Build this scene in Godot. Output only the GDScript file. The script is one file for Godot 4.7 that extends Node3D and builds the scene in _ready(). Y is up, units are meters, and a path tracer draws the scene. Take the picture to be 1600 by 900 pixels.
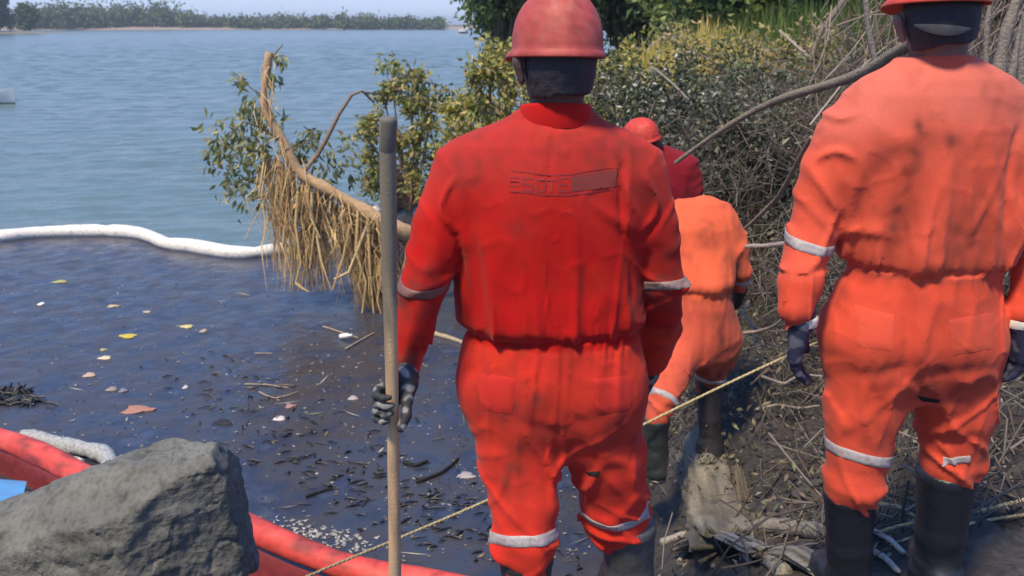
extends Node3D

# ---------------------------------------------------------------- layout
const FOCAL := 1400.0          # of a picture 900 high
const PITCH := 0.2871          # camera looks 16.45 degrees down
const EYE := 3.0               # metres above the river

var rng := RandomNumberGenerator.new()
var names := {}
var noise := FastNoiseLite.new()
var rough := FastNoiseLite.new()
var cells := FastNoiseLite.new()
var M := {}
var shore := PackedVector2Array([Vector2(-60, -1.5), Vector2(-8, -2.5), Vector2(-2, -3.25), Vector2(0, -3.6), Vector2(0.4, -3.95), Vector2(0.55, -4.6), Vector2(0.5, -6.2), Vector2(0.3, -7.5), Vector2(0.0, -9), Vector2(-0.6, -11), Vector2(-1.3, -13.5), Vector2(-1.7, -16), Vector2(-1.2, -21), Vector2(0.5, -30), Vector2(4, -45), Vector2(9, -70), Vector2(40, -130)])

func ray(px: float, py: float) -> Vector3:
	var f := Vector3(0, -sin(PITCH), -cos(PITCH))
	var u := Vector3(0, cos(PITCH), -sin(PITCH))
	return f * FOCAL + Vector3(px - 800.0, 0, 0) + u * (450.0 - py)

func at(px: float, py: float, zd: float) -> Vector3:      # the place zd metres ahead
	var r := ray(px, py)
	return Vector3(0, EYE, 0) + r * (zd / -r.z)

func on(px: float, py: float, h := 0.0) -> Vector3:       # the place at height h
	var r := ray(px, py)
	return Vector3(0, EYE, 0) + r * ((EYE - h) / -r.y)

func gp(px: float, py: float) -> Vector3:                 # the place on the bank or the river
	var r := ray(px, py).normalized()
	var t := 1.5
	while t < 60.0:
		var p := Vector3(0, EYE, 0) + r * t
		if p.y < maxf(height(p.x, p.z), 0.0):
			return p
		t += 0.03
	return Vector3(0, EYE, 0) + r * t

# ---------------------------------------------------------------- terrain
func shore_dist(x: float, z: float) -> float:              # > 0 on land
	var p := Vector2(x, z)
	var best := 1e9
	var side := 1.0
	for i in shore.size() - 1:
		var q := Geometry2D.get_closest_point_to_segment(p, shore[i], shore[i + 1])
		var d := q.distance_to(p)
		if d < best - 1e-6:
			best = d
			var e := shore[i + 1] - shore[i]
			side = signf(e.x * (p.y - shore[i].y) - e.y * (p.x - shore[i].x))
	return best * side

func height(x: float, z: float) -> float:
	var s := shore_dist(x, z)
	if s < -2.0:
		return -0.9
	if s < 0.0:
		return s * 0.45
	var h := 1.4 * (1.0 - exp(-s))
	var back := smoothstep(-4.5, -9.0, z)
	h += back * 0.25 * maxf(s - 1.0, 0.0) * (1.0 - smoothstep(9.0, 16.0, s)) + back * 2.0 * smoothstep(9.0, 16.0, s)
	h += 0.20 * exp(-(pow(x - 0.12, 2) + pow(z + 2.25, 2)) / 0.35)
	h += 0.08 * exp(-(pow(x - 1.1, 2) + pow(z + 2.42, 2)) / 0.4)
	h += noise.get_noise_3d(x * 1.4, 7.0, z * 1.4) * 0.10 * minf(s, 1.0) + noise.get_noise_3d(x * 5.0, 3.0, z * 5.0) * 0.05 * minf(s * 2.0, 1.0) + rough.get_noise_3d(x * 14.0, 1.0, z * 14.0) * 0.018 * minf(s * 3.0, 1.0)
	return h

# ---------------------------------------------------------------- things
func numbered(called: String) -> String:
	var n: int = names.get(called, -1) + 1
	names[called] = n
	return called if n == 0 else "%s_%03d" % [called, n]

func tag(o: Node, label := "", category := "", group := "", kind := "") -> Node:
	if label != "": o.set_meta("label", label)
	if category != "": o.set_meta("category", category)
	if group != "": o.set_meta("group", group)
	if kind != "": o.set_meta("kind", kind)
	return o

func thing(called: String, where: Vector3, label: String, category: String, group := "") -> Node3D:
	var o := Node3D.new()
	o.name = numbered(called)
	o.position = where
	add_child(o, true)
	tag(o, label, category, group)
	return o

func obj(called: String, mesh: Mesh, m: Material, parent: Node = null, where := Vector3.ZERO) -> MeshInstance3D:
	var o := MeshInstance3D.new()
	o.mesh = mesh
	o.material_override = m
	if parent == null or parent == self:
		o.name = numbered(called)
		o.position = where
		add_child(o, true)
	else:
		var k := 0
		while parent.has_node(NodePath(called if k == 0 else "%s_%03d" % [called, k])): k += 1
		o.name = called if k == 0 else "%s_%03d" % [called, k]
		o.position = where
		parent.add_child(o, true)
	return o

# ---------------------------------------------------------------- mesh buffer
class MB:
	var v := PackedVector3Array()
	var c := PackedColorArray()
	var uv := PackedVector2Array()
	var ix := PackedInt32Array()
	var org := Vector3.ZERO
	func add(p: Vector3, col := Color.WHITE, t := Vector2.ZERO) -> int:
		v.append(p - org)
		c.append(col)
		uv.append(t)
		return v.size() - 1
	func tri(a: int, b: int, d: int) -> void:
		ix.append(a); ix.append(b); ix.append(d)
	func quad(a: int, b: int, d: int, e: int) -> void:
		ix.append(a); ix.append(b); ix.append(d)
		ix.append(a); ix.append(d); ix.append(e)
	func tube(pts: PackedVector3Array, rads: PackedFloat32Array, sides: int, col: Color, wob := 0.0, cap := true, dcol := 0.0) -> void:
		var n := pts.size()
		var up := Vector3(0.31, 0.9, 0.27).normalized()
		var base := v.size()
		for i in n:
			var d := (pts[mini(i + 1, n - 1)] - pts[maxi(i - 1, 0)]).normalized()
			var s := d.cross(up)
			if s.length() < 0.05: s = d.cross(Vector3.RIGHT)
			s = s.normalized()
			up = s.cross(d).normalized()
			for k in sides:
				var an := TAU * k / sides
				var w := 1.0 + wob * (sin(k * 2.4 + i * 1.7) * 0.6 + sin(k * 4.1 - i * 0.9) * 0.4)
				var sh := 1.0 + dcol * sin(i * 2.3 + k * 1.9 + pts[0].x * 7.0)
				add(pts[i] + (s * cos(an) + up * sin(an)) * rads[i] * w, Color(col.r * sh, col.g * sh, col.b * sh), Vector2(float(k) / sides, float(i)))
		for i in n - 1:
			for k in sides:
				var k2 := (k + 1) % sides
				quad(base + i * sides + k, base + (i + 1) * sides + k, base + (i + 1) * sides + k2, base + i * sides + k2)
		if cap:
			var a0 := add(pts[0] + org * 0.0, col)
			var b0 := add(pts[n - 1], col)
			for k in sides:
				var k2 := (k + 1) % sides
				tri(a0, base + k, base + k2)
				tri(b0, base + (n - 1) * sides + k2, base + (n - 1) * sides + k)
	func box(xf: Transform3D, size: Vector3, col: Color) -> void:
		for ax in 3:
			for s in [-1.0, 1.0]:
				var nrm := Vector3.ZERO
				nrm[ax] = s
				var u := Vector3.ZERO
				u[(ax + 1) % 3] = 1.0
				var w := nrm.cross(u)
				var id := PackedInt32Array()
				for q in [[-1, -1], [-1, 1], [1, 1], [1, -1]]:
					id.append(add(xf * ((nrm + u * q[0] + w * q[1]) * size * 0.5), col))
				quad(id[0], id[1], id[2], id[3])
	func leaf(p: Vector3, d: Vector3, s: Vector3, l: float, w: float, col: Color) -> void:
		var nn := d.cross(s) * (w * 0.35)
		var a := add(p, col)
		var b := add(p + d * l * 0.45 + s * w * 0.5 + nn, col)
		var e := add(p + d * l, col)
		var f := add(p + d * l * 0.45 - s * w * 0.5 + nn, col)
		tri(a, b, e); tri(a, e, f)
	func mesh() -> ArrayMesh:
		var nr := PackedVector3Array()
		nr.resize(v.size())
		for t in range(0, ix.size(), 3):
			var a := ix[t]; var b := ix[t + 1]; var d := ix[t + 2]
			var q := (v[d] - v[a]).cross(v[b] - v[a])
			nr[a] += q; nr[b] += q; nr[d] += q
		for i in nr.size():
			nr[i] = nr[i].normalized() if nr[i].length_squared() > 1e-20 else Vector3.UP
		var arr := []
		arr.resize(Mesh.ARRAY_MAX)
		arr[Mesh.ARRAY_VERTEX] = v
		arr[Mesh.ARRAY_NORMAL] = nr
		arr[Mesh.ARRAY_COLOR] = c
		arr[Mesh.ARRAY_TEX_UV] = uv
		arr[Mesh.ARRAY_INDEX] = ix
		var m := ArrayMesh.new()
		m.add_surface_from_arrays(Mesh.PRIMITIVE_TRIANGLES, arr)
		return m

# ---------------------------------------------------------------- distance fields, for bodies and rocks
class Field:
	var a := PackedVector3Array()
	var ba := PackedVector3Array()
	var il := PackedFloat32Array()
	var r0 := PackedFloat32Array()
	var r1 := PackedFloat32Array()
	var kk := PackedFloat32Array()
	var fl := PackedVector3Array()
	var bc := PackedVector3Array()
	var br := PackedFloat32Array()
	var rows := []                 # torso rings: Vector3 centre, half width, half depth
	var tb := []                   # the baked rings
	var ylo := 0.0
	var yhi := 0.0
	var disp = null
	var lo := Vector3(1e9, 1e9, 1e9)
	var hi := Vector3(-1e9, -1e9, -1e9)
	func grow(p: Vector3, r: float) -> void:
		lo = lo.min(p - Vector3.ONE * r)
		hi = hi.max(p + Vector3.ONE * r)
	func bone(p: Vector3, q: Vector3, ra: float, rb: float, k := 0.03, flat := Vector3.ZERO) -> void:
		a.append(p); ba.append(q - p)
		il.append(1.0 / maxf((q - p).length_squared(), 1e-9))
		r0.append(ra); r1.append(rb); kk.append(k); fl.append(flat)
		bc.append((p + q) * 0.5); br.append(p.distance_to(q) * 0.5 + maxf(ra, rb))
		grow(p, ra + 0.03); grow(q, rb + 0.03)
	func chain(pts: Array, rads: Array, k := 0.03) -> void:
		for i in pts.size() - 1: bone(pts[i], pts[i + 1], rads[i], rads[i + 1], k if i == 0 else 0.015)
	func ring(p: Vector3, w: float, d: float) -> void:
		rows.append([p, w, d])
		grow(p, maxf(w, d) + 0.03)
	func bake() -> void:
		rows.sort_custom(func(x, y): return x[0].y < y[0].y)
		ylo = rows[0][0].y
		yhi = rows[-1][0].y
		var n := rows.size()
		var j := 0
		for i in 161:
			var y := lerpf(ylo, yhi, i / 160.0)
			while j < n - 2 and rows[j + 1][0].y < y: j += 1
			var A = rows[maxi(j - 1, 0)]; var B = rows[j]; var C = rows[j + 1]; var D = rows[mini(j + 2, n - 1)]
			var t := clampf((y - B[0].y) / (C[0].y - B[0].y), 0, 1)
			tb.append(Vector4(cubic_interpolate(B[0].x, C[0].x, A[0].x, D[0].x, t), cubic_interpolate(B[0].z, C[0].z, A[0].z, D[0].z, t), cubic_interpolate(B[1], C[1], A[1], D[1], t), cubic_interpolate(B[2], C[2], A[2], D[2], t)))
	func torso(p: Vector3) -> float:
		var y := clampf(p.y, ylo, yhi)
		var fi := (y - ylo) / (yhi - ylo) * 160.0
		var i0 := clampi(int(fi), 0, 159)
		var g := (tb[i0] as Vector4).lerp(tb[i0 + 1], fi - i0)
		var qx := (p.x - g.x) / g.z
		var qz := (p.z - g.y) / g.w
		var k0 := sqrt(qx * qx + qz * qz)
		var k1 := sqrt(qx * qx / (g.z * g.z) + qz * qz / (g.w * g.w))
		var d := k0 * (k0 - 1.0) / k1 if k1 > 1e-6 else -minf(g.z, g.w)
		var dy := absf(p.y - y)
		return d if dy == 0.0 else sqrt(maxf(d, 0.0) * maxf(d, 0.0) + dy * dy)
	func base(p: Vector3) -> float:
		var d := 1e3
		if tb.size() > 0: d = torso(p)
		for i in a.size():
			var far := p.distance_to(bc[i]) - br[i]
			if far > d + kk[i] or (far > 0.25 and d < 900.0 and far > d): continue
			var q := p - a[i]
			var t := clampf(q.dot(ba[i]) * il[i], 0.0, 1.0)
			q -= ba[i] * t
			if fl[i] != Vector3.ZERO: q += fl[i] * q.dot(fl[i].normalized())
			var e := q.length() - lerpf(r0[i], r1[i], t)
			var k := kk[i]
			var h := maxf(k - absf(d - e), 0.0) / k
			d = minf(d, e) - h * h * k * 0.25
		return d
	func dist(p: Vector3) -> float:
		var d := base(p)
		if absf(d) < 0.045 and disp != null: d -= disp.call(p)
		return d

# surface nets: one vertex in each cell the surface crosses, one quad round each crossed edge
func nets(f: Callable, lo: Vector3, hi: Vector3, cell: float, org: Vector3, colour: Callable, slack := 1.7) -> ArrayMesh:
	var n := Vector3i(((hi - lo) / cell).ceil()) + Vector3i.ONE * 2
	const B := 4
	n = ((n + Vector3i.ONE * (B - 1)) / B) * B + Vector3i.ONE
	var sx := 1; var sy := n.x; var sz := n.x * n.y
	var val := PackedFloat32Array()
	val.resize(n.x * n.y * n.z)
	val.fill(999.0)
	var blocks := []
	for bz in range(0, n.z - 1, B):
		for by in range(0, n.y - 1, B):
			for bx in range(0, n.x - 1, B):
				var c := lo + Vector3(bx + B * 0.5, by + B * 0.5, bz + B * 0.5) * cell
				if absf(f.call(c)) > B * cell * 0.87 * slack + 0.008: continue
				blocks.append(Vector3i(bx, by, bz))
				for z in range(bz, bz + B + 1):
					for y in range(by, by + B + 1):
						for x in range(bx, bx + B + 1):
							var at_ := x + y * sy + z * sz
							if val[at_] > 998.0: val[at_] = f.call(lo + Vector3(x, y, z) * cell)
	var index := {}
	var mb := MB.new()
	mb.org = org
	var corner := [0, sx, sy, sx + sy, sz, sx + sz, sy + sz, sx + sy + sz]
	var off := [Vector3(0, 0, 0), Vector3(1, 0, 0), Vector3(0, 1, 0), Vector3(1, 1, 0), Vector3(0, 0, 1), Vector3(1, 0, 1), Vector3(0, 1, 1), Vector3(1, 1, 1)]
	var edges := [[0, 1], [2, 3], [4, 5], [6, 7], [0, 2], [1, 3], [4, 6], [5, 7], [0, 4], [1, 5], [2, 6], [3, 7]]
	var live := []
	for b in blocks:
		for z in range(b.z, b.z + B):
			for y in range(b.y, b.y + B):
				for x in range(b.x, b.x + B):
					var o: int = x + y * sy + z * sz
					var neg := 0
					for k in 8:
						if val[o + corner[k]] < 0.0: neg += 1
					if neg == 0 or neg == 8: continue
					var s := Vector3.ZERO
					var m := 0
					for e in edges:
						var va := val[o + corner[e[0]]]; var vb := val[o + corner[e[1]]]
						if (va < 0.0) != (vb < 0.0):
							s += off[e[0]].lerp(off[e[1]], va / (va - vb)); m += 1
					var p := lo + (Vector3(x, y, z) + s / m) * cell
					index[o] = mb.add(p, colour.call(p))
					live.append(o)
	var ax := [[sx, sy, sz], [sy, sz, sx], [sz, sx, sy]]
	for o in live:
		for e in ax:
			var neg0: bool = val[o] < 0.0
			if neg0 == (val[o + e[0]] < 0.0): continue
			var q1: int = index.get(o - e[1], -1); var q2: int = index.get(o - e[1] - e[2], -1); var q3: int = index.get(o - e[2], -1)
			if q1 < 0 or q2 < 0 or q3 < 0: continue
			if neg0: mb.quad(index[o], q3, q2, q1)
			else: mb.quad(index[o], q1, q2, q3)
	return mb.mesh()

func plain(_p: Vector3) -> Color: return Color.WHITE

# ---------------------------------------------------------------- materials
func ntex(freq: float, oct: int, as_normal := false, bump := 4.0, ramp: Array = [], type := FastNoiseLite.TYPE_SIMPLEX_SMOOTH, size := 512, sd := 1, fractal := FastNoiseLite.FRACTAL_FBM) -> NoiseTexture2D:
	var t := NoiseTexture2D.new()
	var n := FastNoiseLite.new()
	n.noise_type = type; n.frequency = freq; n.fractal_octaves = oct; n.seed = sd; n.fractal_type = fractal
	t.noise = n; t.width = size; t.height = size; t.seamless = true; t.generate_mipmaps = false
	t.as_normal_map = as_normal; t.bump_strength = bump
	if ramp.size() > 0:
		var g := Gradient.new()
		g.offsets = PackedFloat32Array(range(ramp.size()).map(func(i): return float(i) / (ramp.size() - 1)))
		g.colors = PackedColorArray(ramp)
		t.color_ramp = g
	return t

func mat(called: String, col: Color, rough_: float, o := {}) -> StandardMaterial3D:
	var m := StandardMaterial3D.new()
	m.resource_name = called
	m.albedo_color = Color(col.r, col.g, col.b).linear_to_srgb()
	m.roughness = rough_
	m.cull_mode = BaseMaterial3D.CULL_DISABLED
	if o.get("vc", false): m.vertex_color_use_as_albedo = true
	if o.has("tex"): m.albedo_texture = o.tex
	if o.has("nrm"):
		m.normal_enabled = true
		m.normal_texture = o.nrm
		m.normal_scale = o.get("ns", 1.0)
	if o.has("rtex"):
		m.roughness_texture = o.rtex
	if o.has("tri"):
		m.uv1_triplanar = true
		m.uv1_world_triplanar = true
		m.uv1_scale = Vector3.ONE * o.tri
	if o.has("spec"): m.metallic_specular = o.spec
	if o.has("metal"): m.metallic = o.metal
	if o.has("back"):
		m.backlight_enabled = true
		m.backlight = o.back
	if o.has("rim"):
		m.rim_enabled = true
		m.rim = o.rim
		m.rim_tint = 0.6
	M[called] = m
	return m

func materials() -> void:
	var weave := ntex(0.02, 5, true, 5.0, [], FastNoiseLite.TYPE_SIMPLEX_SMOOTH, 512, 3)
	var grain := ntex(0.03, 5, true, 8.0, [], FastNoiseLite.TYPE_SIMPLEX_SMOOTH, 512, 5)
	var worn := ntex(0.012, 5, false, 1.0, [Color(0.72, 0.72, 0.72), Color(1, 1, 1), Color(0.86, 0.86, 0.86)], FastNoiseLite.TYPE_SIMPLEX_SMOOTH, 512, 8)
	var faded := ntex(0.03, 5, false, 1.0, [Color(0.90, 0.90, 0.90), Color(1, 1, 1), Color(0.94, 0.94, 0.94)], FastNoiseLite.TYPE_SIMPLEX_SMOOTH, 512, 8)
	var mott := ntex(0.02, 6, false, 1.0, [Color(0.45, 0.43, 0.42), Color(0.8, 0.79, 0.77), Color(1, 1, 1), Color(0.6, 0.6, 0.6)], FastNoiseLite.TYPE_SIMPLEX_SMOOTH, 1024, 9)
	mat("cloth", Color.WHITE, 0.9, {vc = true, nrm = weave, ns = 0.22, tri = 9.0, tex = faded, rim = 0.15, spec = 0.15})
	mat("rubber", Color.WHITE, 0.42, {vc = true, nrm = weave, ns = 0.25, tri = 3.0, tex = worn})
	mat("glove", Color.WHITE, 0.7, {vc = true, nrm = weave, ns = 0.5, tri = 6.0, tex = worn})
	mat("skin", Color.WHITE, 0.55, {vc = true, nrm = weave, ns = 0.2, tri = 6.0})
	mat("hair", Color(0.026, 0.026, 0.038), 0.7, {nrm = grain, ns = 0.8, tri = 8.0})
	mat("helmet_plastic", Color.WHITE, 0.6, {vc = true, tex = worn, nrm = weave, ns = 0.12, tri = 2.0})
	mat("reflective", Color.WHITE, 0.5, {vc = true, tex = worn, tri = 6.0, nrm = weave, ns = 0.4})
	mat("print_ink", Color(0.27, 0.020, 0.024), 0.8)
	mat("print_smear", Color(0.19, 0.032, 0.028), 0.85)
	mat("dark_hole", Color(0.012, 0.01, 0.012), 0.9)
	mat("rock", Color.WHITE, 0.9, {vc = true, tex = mott, nrm = grain, ns = 0.40, tri = 1.6})
	var streak := ntex(0.018, 6, false, 1.0, [Color(0.66, 0.66, 0.66), Color(1, 1, 1), Color(0.80, 0.80, 0.80)], FastNoiseLite.TYPE_SIMPLEX_SMOOTH, 512, 19)
	mat("boulder_stone", Color.WHITE, 0.92, {vc = true, tex = streak, nrm = grain, ns = 0.75, tri = 2.4})
	mat("mud", Color.WHITE, 0.8, {vc = true, tex = mott, nrm = grain, ns = 1.2, tri = 0.9})
	mat("wood", Color.WHITE, 0.85, {vc = true, tex = mott, nrm = grain, ns = 0.8, tri = 3.0})
	mat("pole_wood", Color.WHITE, 0.75, {vc = true, nrm = grain, ns = 0.25, tri = 5.0})
	mat("twig", Color.WHITE, 0.85, {vc = true})
	mat("leaf", Color.WHITE, 0.6, {vc = true, back = Color(0.9, 0.9, 0.6)})
	mat("far_leaf", Color.WHITE, 0.8, {vc = true, back = Color(0.5, 0.5, 0.4)})
	mat("litter", Color.WHITE, 0.6, {vc = true})
	mat("boom_white", Color(0.82, 0.82, 0.80), 0.6, {tex = worn, tri = 1.5, nrm = weave, ns = 0.5})
	mat("boom_red", Color.WHITE, 0.62, {vc = true, tex = worn, tri = 1.0, nrm = weave, ns = 0.4})
	mat("boom_skirt", Color(0.22, 0.03, 0.035), 0.55, {tex = worn, tri = 1.0, nrm = weave, ns = 0.5})
	mat("sorbent", Color.WHITE, 0.9, {vc = true, tex = mott, tri = 2.0, nrm = grain, ns = 0.8})
	mat("rope", Color.WHITE, 0.8, {vc = true})
	mat("plastic_blue", Color(0.09, 0.30, 0.62), 0.35)
	mat("paint_white", Color(0.75, 0.76, 0.76), 0.4)
	var ripples := ntex(0.011, 5, true, 10.0, [], FastNoiseLite.TYPE_SIMPLEX_SMOOTH, 1024, 21)
	mat("water", Color(0.105, 0.165, 0.172), 0.22, {nrm = ripples, ns = 0.38, tri = 0.16, spec = 0.5})
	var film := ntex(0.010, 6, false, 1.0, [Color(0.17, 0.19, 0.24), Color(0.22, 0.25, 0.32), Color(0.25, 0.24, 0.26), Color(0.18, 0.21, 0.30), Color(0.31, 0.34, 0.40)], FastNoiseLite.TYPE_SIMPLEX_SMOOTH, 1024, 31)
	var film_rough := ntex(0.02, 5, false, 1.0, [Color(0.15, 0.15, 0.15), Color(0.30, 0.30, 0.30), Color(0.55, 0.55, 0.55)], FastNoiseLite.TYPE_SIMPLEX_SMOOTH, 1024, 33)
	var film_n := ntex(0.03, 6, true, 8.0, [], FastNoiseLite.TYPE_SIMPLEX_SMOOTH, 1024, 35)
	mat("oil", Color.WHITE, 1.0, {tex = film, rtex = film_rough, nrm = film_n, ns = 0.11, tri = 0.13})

# ---------------------------------------------------------------- people
func strip(f: Field, c: Vector3, axis: Vector3, width: float, reach: float, mb: MB, from := 0.0, to := TAU, lift := 0.0032, col := Color(.40, .38, .40)) -> void:
	var d := axis.normalized()
	var u := d.cross(Vector3(0, 0, 1)).normalized()
	var w := d.cross(u)
	var n := 40
	var prof := [[-0.5, -0.003], [-0.48, lift], [-0.17, lift], [0.17, lift], [0.48, lift], [0.5, -0.003]]
	var base := mb.v.size()
	for k in n + 1:
		var an := lerpf(from, to, float(k) / n)
		var dir := u * cos(an) + w * sin(an)
		for e in prof:
			var o: Vector3 = c + d * width * e[0]
			var t := 0.01
			while t < reach and f.dist(o + dir * t) < 0.0: t += 0.006
			t -= 0.006
			for _i in 4:
				if f.dist(o + dir * (t + 0.0015)) < 0.0: t += 0.0015
			mb.add(o + dir * (t + e[1]), col)
	for k in n:
		for e in 5:
			var q := base + k * 6 + e
			mb.quad(q, q + 1, q + 7, q + 6)

func patch(f: Field, mb: MB, q: Array, nu: int, nv: int, lift: float, dir := Vector3(0, 0, -1), col := Color.WHITE) -> void:
	var base := mb.v.size()
	for j in nv + 1:
		for i in nu + 1:
			var s := float(i) / nu
			var t := float(j) / nv
			var p: Vector3 = (q[0] as Vector3).lerp(q[1], s).lerp((q[3] as Vector3).lerp(q[2], s), t)
			dir = (p - Vector3(0, EYE, 0)).normalized()
			var r := p - dir * 0.14
			var gone := 0.0
			while gone < 0.50:
				var e := f.dist(r)
				if e < 0.0008: break
				r += dir * maxf(e * 0.7, 0.0006)
				gone += maxf(e * 0.7, 0.0006)
			if gone >= 0.50: r = p
			var edge := 0.0 if (i == 0 or j == 0 or i == nu or j == nv) and lift > 0.002 else lift
			mb.add(r - dir * edge, col)
	for j in nv:
		for i in nu:
			var b := base + j * (nu + 1) + i
			mb.quad(b, b + 1, b + nu + 2, b + nu + 1)

func bar(f: Field, mb: MB, pts: Array, thick: float, zd: float) -> void:      # a printed line that lies on the cloth
	for i in pts.size() - 1:
		var p: Vector2 = pts[i]
		var q: Vector2 = pts[i + 1]
		var n := (q - p).orthogonal().normalized() * thick * 0.5
		patch(f, mb, [at(p.x + n.x, p.y + n.y, zd), at(q.x + n.x, q.y + n.y, zd), at(q.x - n.x, q.y - n.y, zd), at(p.x - n.x, p.y - n.y, zd)], maxi(1, int(p.distance_to(q) / 8.0)), 1, 0.0007)

func dome(xf: Transform3D, rx: float, rz: float, h: float, peak: float, col: Color) -> ArrayMesh:
	# helmet shell: rolled brim that widens to a peak (towards -z), dome with three ridges along the crown
	var mb := MB.new()
	var n := 56
	var prof := []
	prof.append([0.90, 0.012, 0.0]); prof.append([0.955, 0.004, 0.0]); prof.append([1.0, -0.004, 0.6]); prof.append([1.0, -0.008, 1.0]); prof.append([1.0, -0.003, 1.04]); prof.append([1.0, 0.003, 0.9]); prof.append([1.0, 0.008, 0.25])
	for j in 17:
		var t := j / 16.0
		prof.append([pow(1.0 - pow(t, 2.35), 1.0 / 2.35) * 0.985, 0.014 + t * (h - 0.014), 0.0])
	for k in n:
		var an := TAU * k / n
		var fr := maxf(0.0, -sin(an))
		var lip := 0.005 + peak * pow(fr, 2.5)
		for e in prof:
			var x: float = cos(an) * (rx * e[0] + lip * e[2])
			var z: float = sin(an) * (rz * e[0] + lip * e[2])
			var y: float = e[1] - (peak * pow(fr, 3.0) * 0.25 * e[2])
			if e[1] > 0.05:
				var ridge := exp(-pow(x / 0.012, 2)) * 0.006 + exp(-pow((absf(x) - 0.045) / 0.008, 2)) * 0.0035
				y += ridge * smoothstep(0.05, 0.09, e[1]) * (1.0 - smoothstep(0.75, 0.95, absf(z) / rz))
			var nz := noise.get_noise_3d(x * 22.0, y * 30.0, z * 22.0 + peak * 90.0)
			var sc := smoothstep(0.45, 0.62, noise.get_noise_3d(x * 60.0 + y * 40.0, y * 18.0, z * 60.0))
			mb.add(xf * Vector3(x, y, z), (col * (1.0 + 0.14 * nz)).lerp(Color(.34, .20, .17), 0.28 * sc + 0.16 * maxf(nz, 0.0)))
	var m := prof.size()
	for k in n:
		for j in m - 1:
			var k2 := (k + 1) % n
			mb.quad(k * m + j, k * m + j + 1, k2 * m + j + 1, k2 * m + j)
	return mb.mesh()

func finger(f: Field, pts: Array, r: float) -> void:
	for i in pts.size() - 1:
		f.bone(pts[i], pts[i + 1], r * (1.0 - 0.09 * i), r * (1.0 - 0.09 * (i + 1)), 0.006)

func hanging_hand(f: Field, wrist: Vector3, down: Vector3, out: Vector3, fwd: Vector3, s := 1.0) -> void:
	# relaxed glove: palm, four curled fingers side by side along fwd, a thumb off the front side
	var palm := wrist + down * 0.10 * s
	for k in 4:
		f.bone(wrist + fwd * (k - 1.5) * 0.012 * s, palm + fwd * (k - 1.5) * 0.023 * s, 0.026 * s, 0.019 * s, 0.02)
	f.bone(wrist - down * 0.05 * s, wrist, 0.030 * s, 0.032 * s, 0.02)
	var ln := [0.085, 0.078, 0.082, 0.060]
	for k in 4:
		var b := palm + fwd * (1.5 - k) * 0.023 * s
		var l: float = ln[k] * s
		var m1 := b + down * l * 0.45 - out * l * 0.10
		var m2 := m1 + down * l * 0.36 - out * l * 0.22
		finger(f, [b, m1, m2, m2 + down * l * 0.22 - out * l * 0.26], 0.0125 * s)
	var tb := wrist + down * 0.035 * s + fwd * 0.030 * s
	finger(f, [tb, tb + down * 0.035 * s + fwd * 0.026 * s - out * 0.012 * s, tb + down * 0.075 * s + fwd * 0.030 * s - out * 0.028 * s], 0.0145 * s)

func boot(parent: Node3D, org: Vector3, top: Vector3, ankle: Vector3, ground: float, toe: Vector3, rt: float, ra: float, col: Color, cell := 0.010) -> void:
	var f := Field.new()
	var mid := top.lerp(ankle, 0.55)
	f.chain([top, mid, ankle], [rt, lerpf(rt, ra, 0.55), ra], 0.02)
	var heel := Vector3(ankle.x, ground + 0.048, ankle.z) - toe * 0.045
	f.bone(ankle, heel, ra, 0.046, 0.05)
	f.bone(heel + toe * 0.03, heel + toe * 0.20, 0.050, 0.046, 0.04, Vector3(0, 0.25, 0))
	f.bone(ankle + toe * 0.02, heel + toe * 0.13, 0.052, 0.046, 0.06)
	f.disp = func(p: Vector3) -> float:
		return (absf(noise.get_noise_3d(p.x * 6.0, p.y * 16.0, p.z * 6.0)) - 0.2) * 0.012 * (1.0 - smoothstep(0.0, 0.16, absf(p.y - ankle.y - 0.03))) + maxf(0.0, 0.0045 - absf(p.y - top.y + 0.015) * 0.4) * 0.9
	var top_y := top.y + 0.012
	var field := func(p: Vector3) -> float: return maxf(f.dist(p), p.y - top_y)
	var dirty := func(p: Vector3) -> Color:
		var n := noise.get_noise_3d(p.x * 9.0, p.y * 5.0, p.z * 9.0) * 0.5 + 0.5
		return col.lerp(Color(0.085, 0.075, 0.065), clampf((0.16 - (p.y - ground)) * 2.5, 0.0, 0.5) * smoothstep(0.35, 0.75, n))
	var b := obj("boot", nets(field, f.lo, f.hi, cell, org, dirty), M.rubber, parent)
	tag(b)
	var s := Field.new()      # the sole, with a heel block
	s.bone(heel + Vector3(0, -0.030, 0), heel + toe * 0.045 + Vector3(0, -0.030, 0), 0.052, 0.050, 0.01, Vector3(0, 1.9, 0))
	s.bone(heel + toe * 0.06 + Vector3(0, -0.026, 0), heel + toe * 0.20 + Vector3(0, -0.026, 0), 0.052, 0.052, 0.012, Vector3(0, 2.4, 0))
	obj("sole", nets(s.dist, s.lo, s.hi, cell, org, func(_p): return col * 0.7), M.rubber, b)

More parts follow.
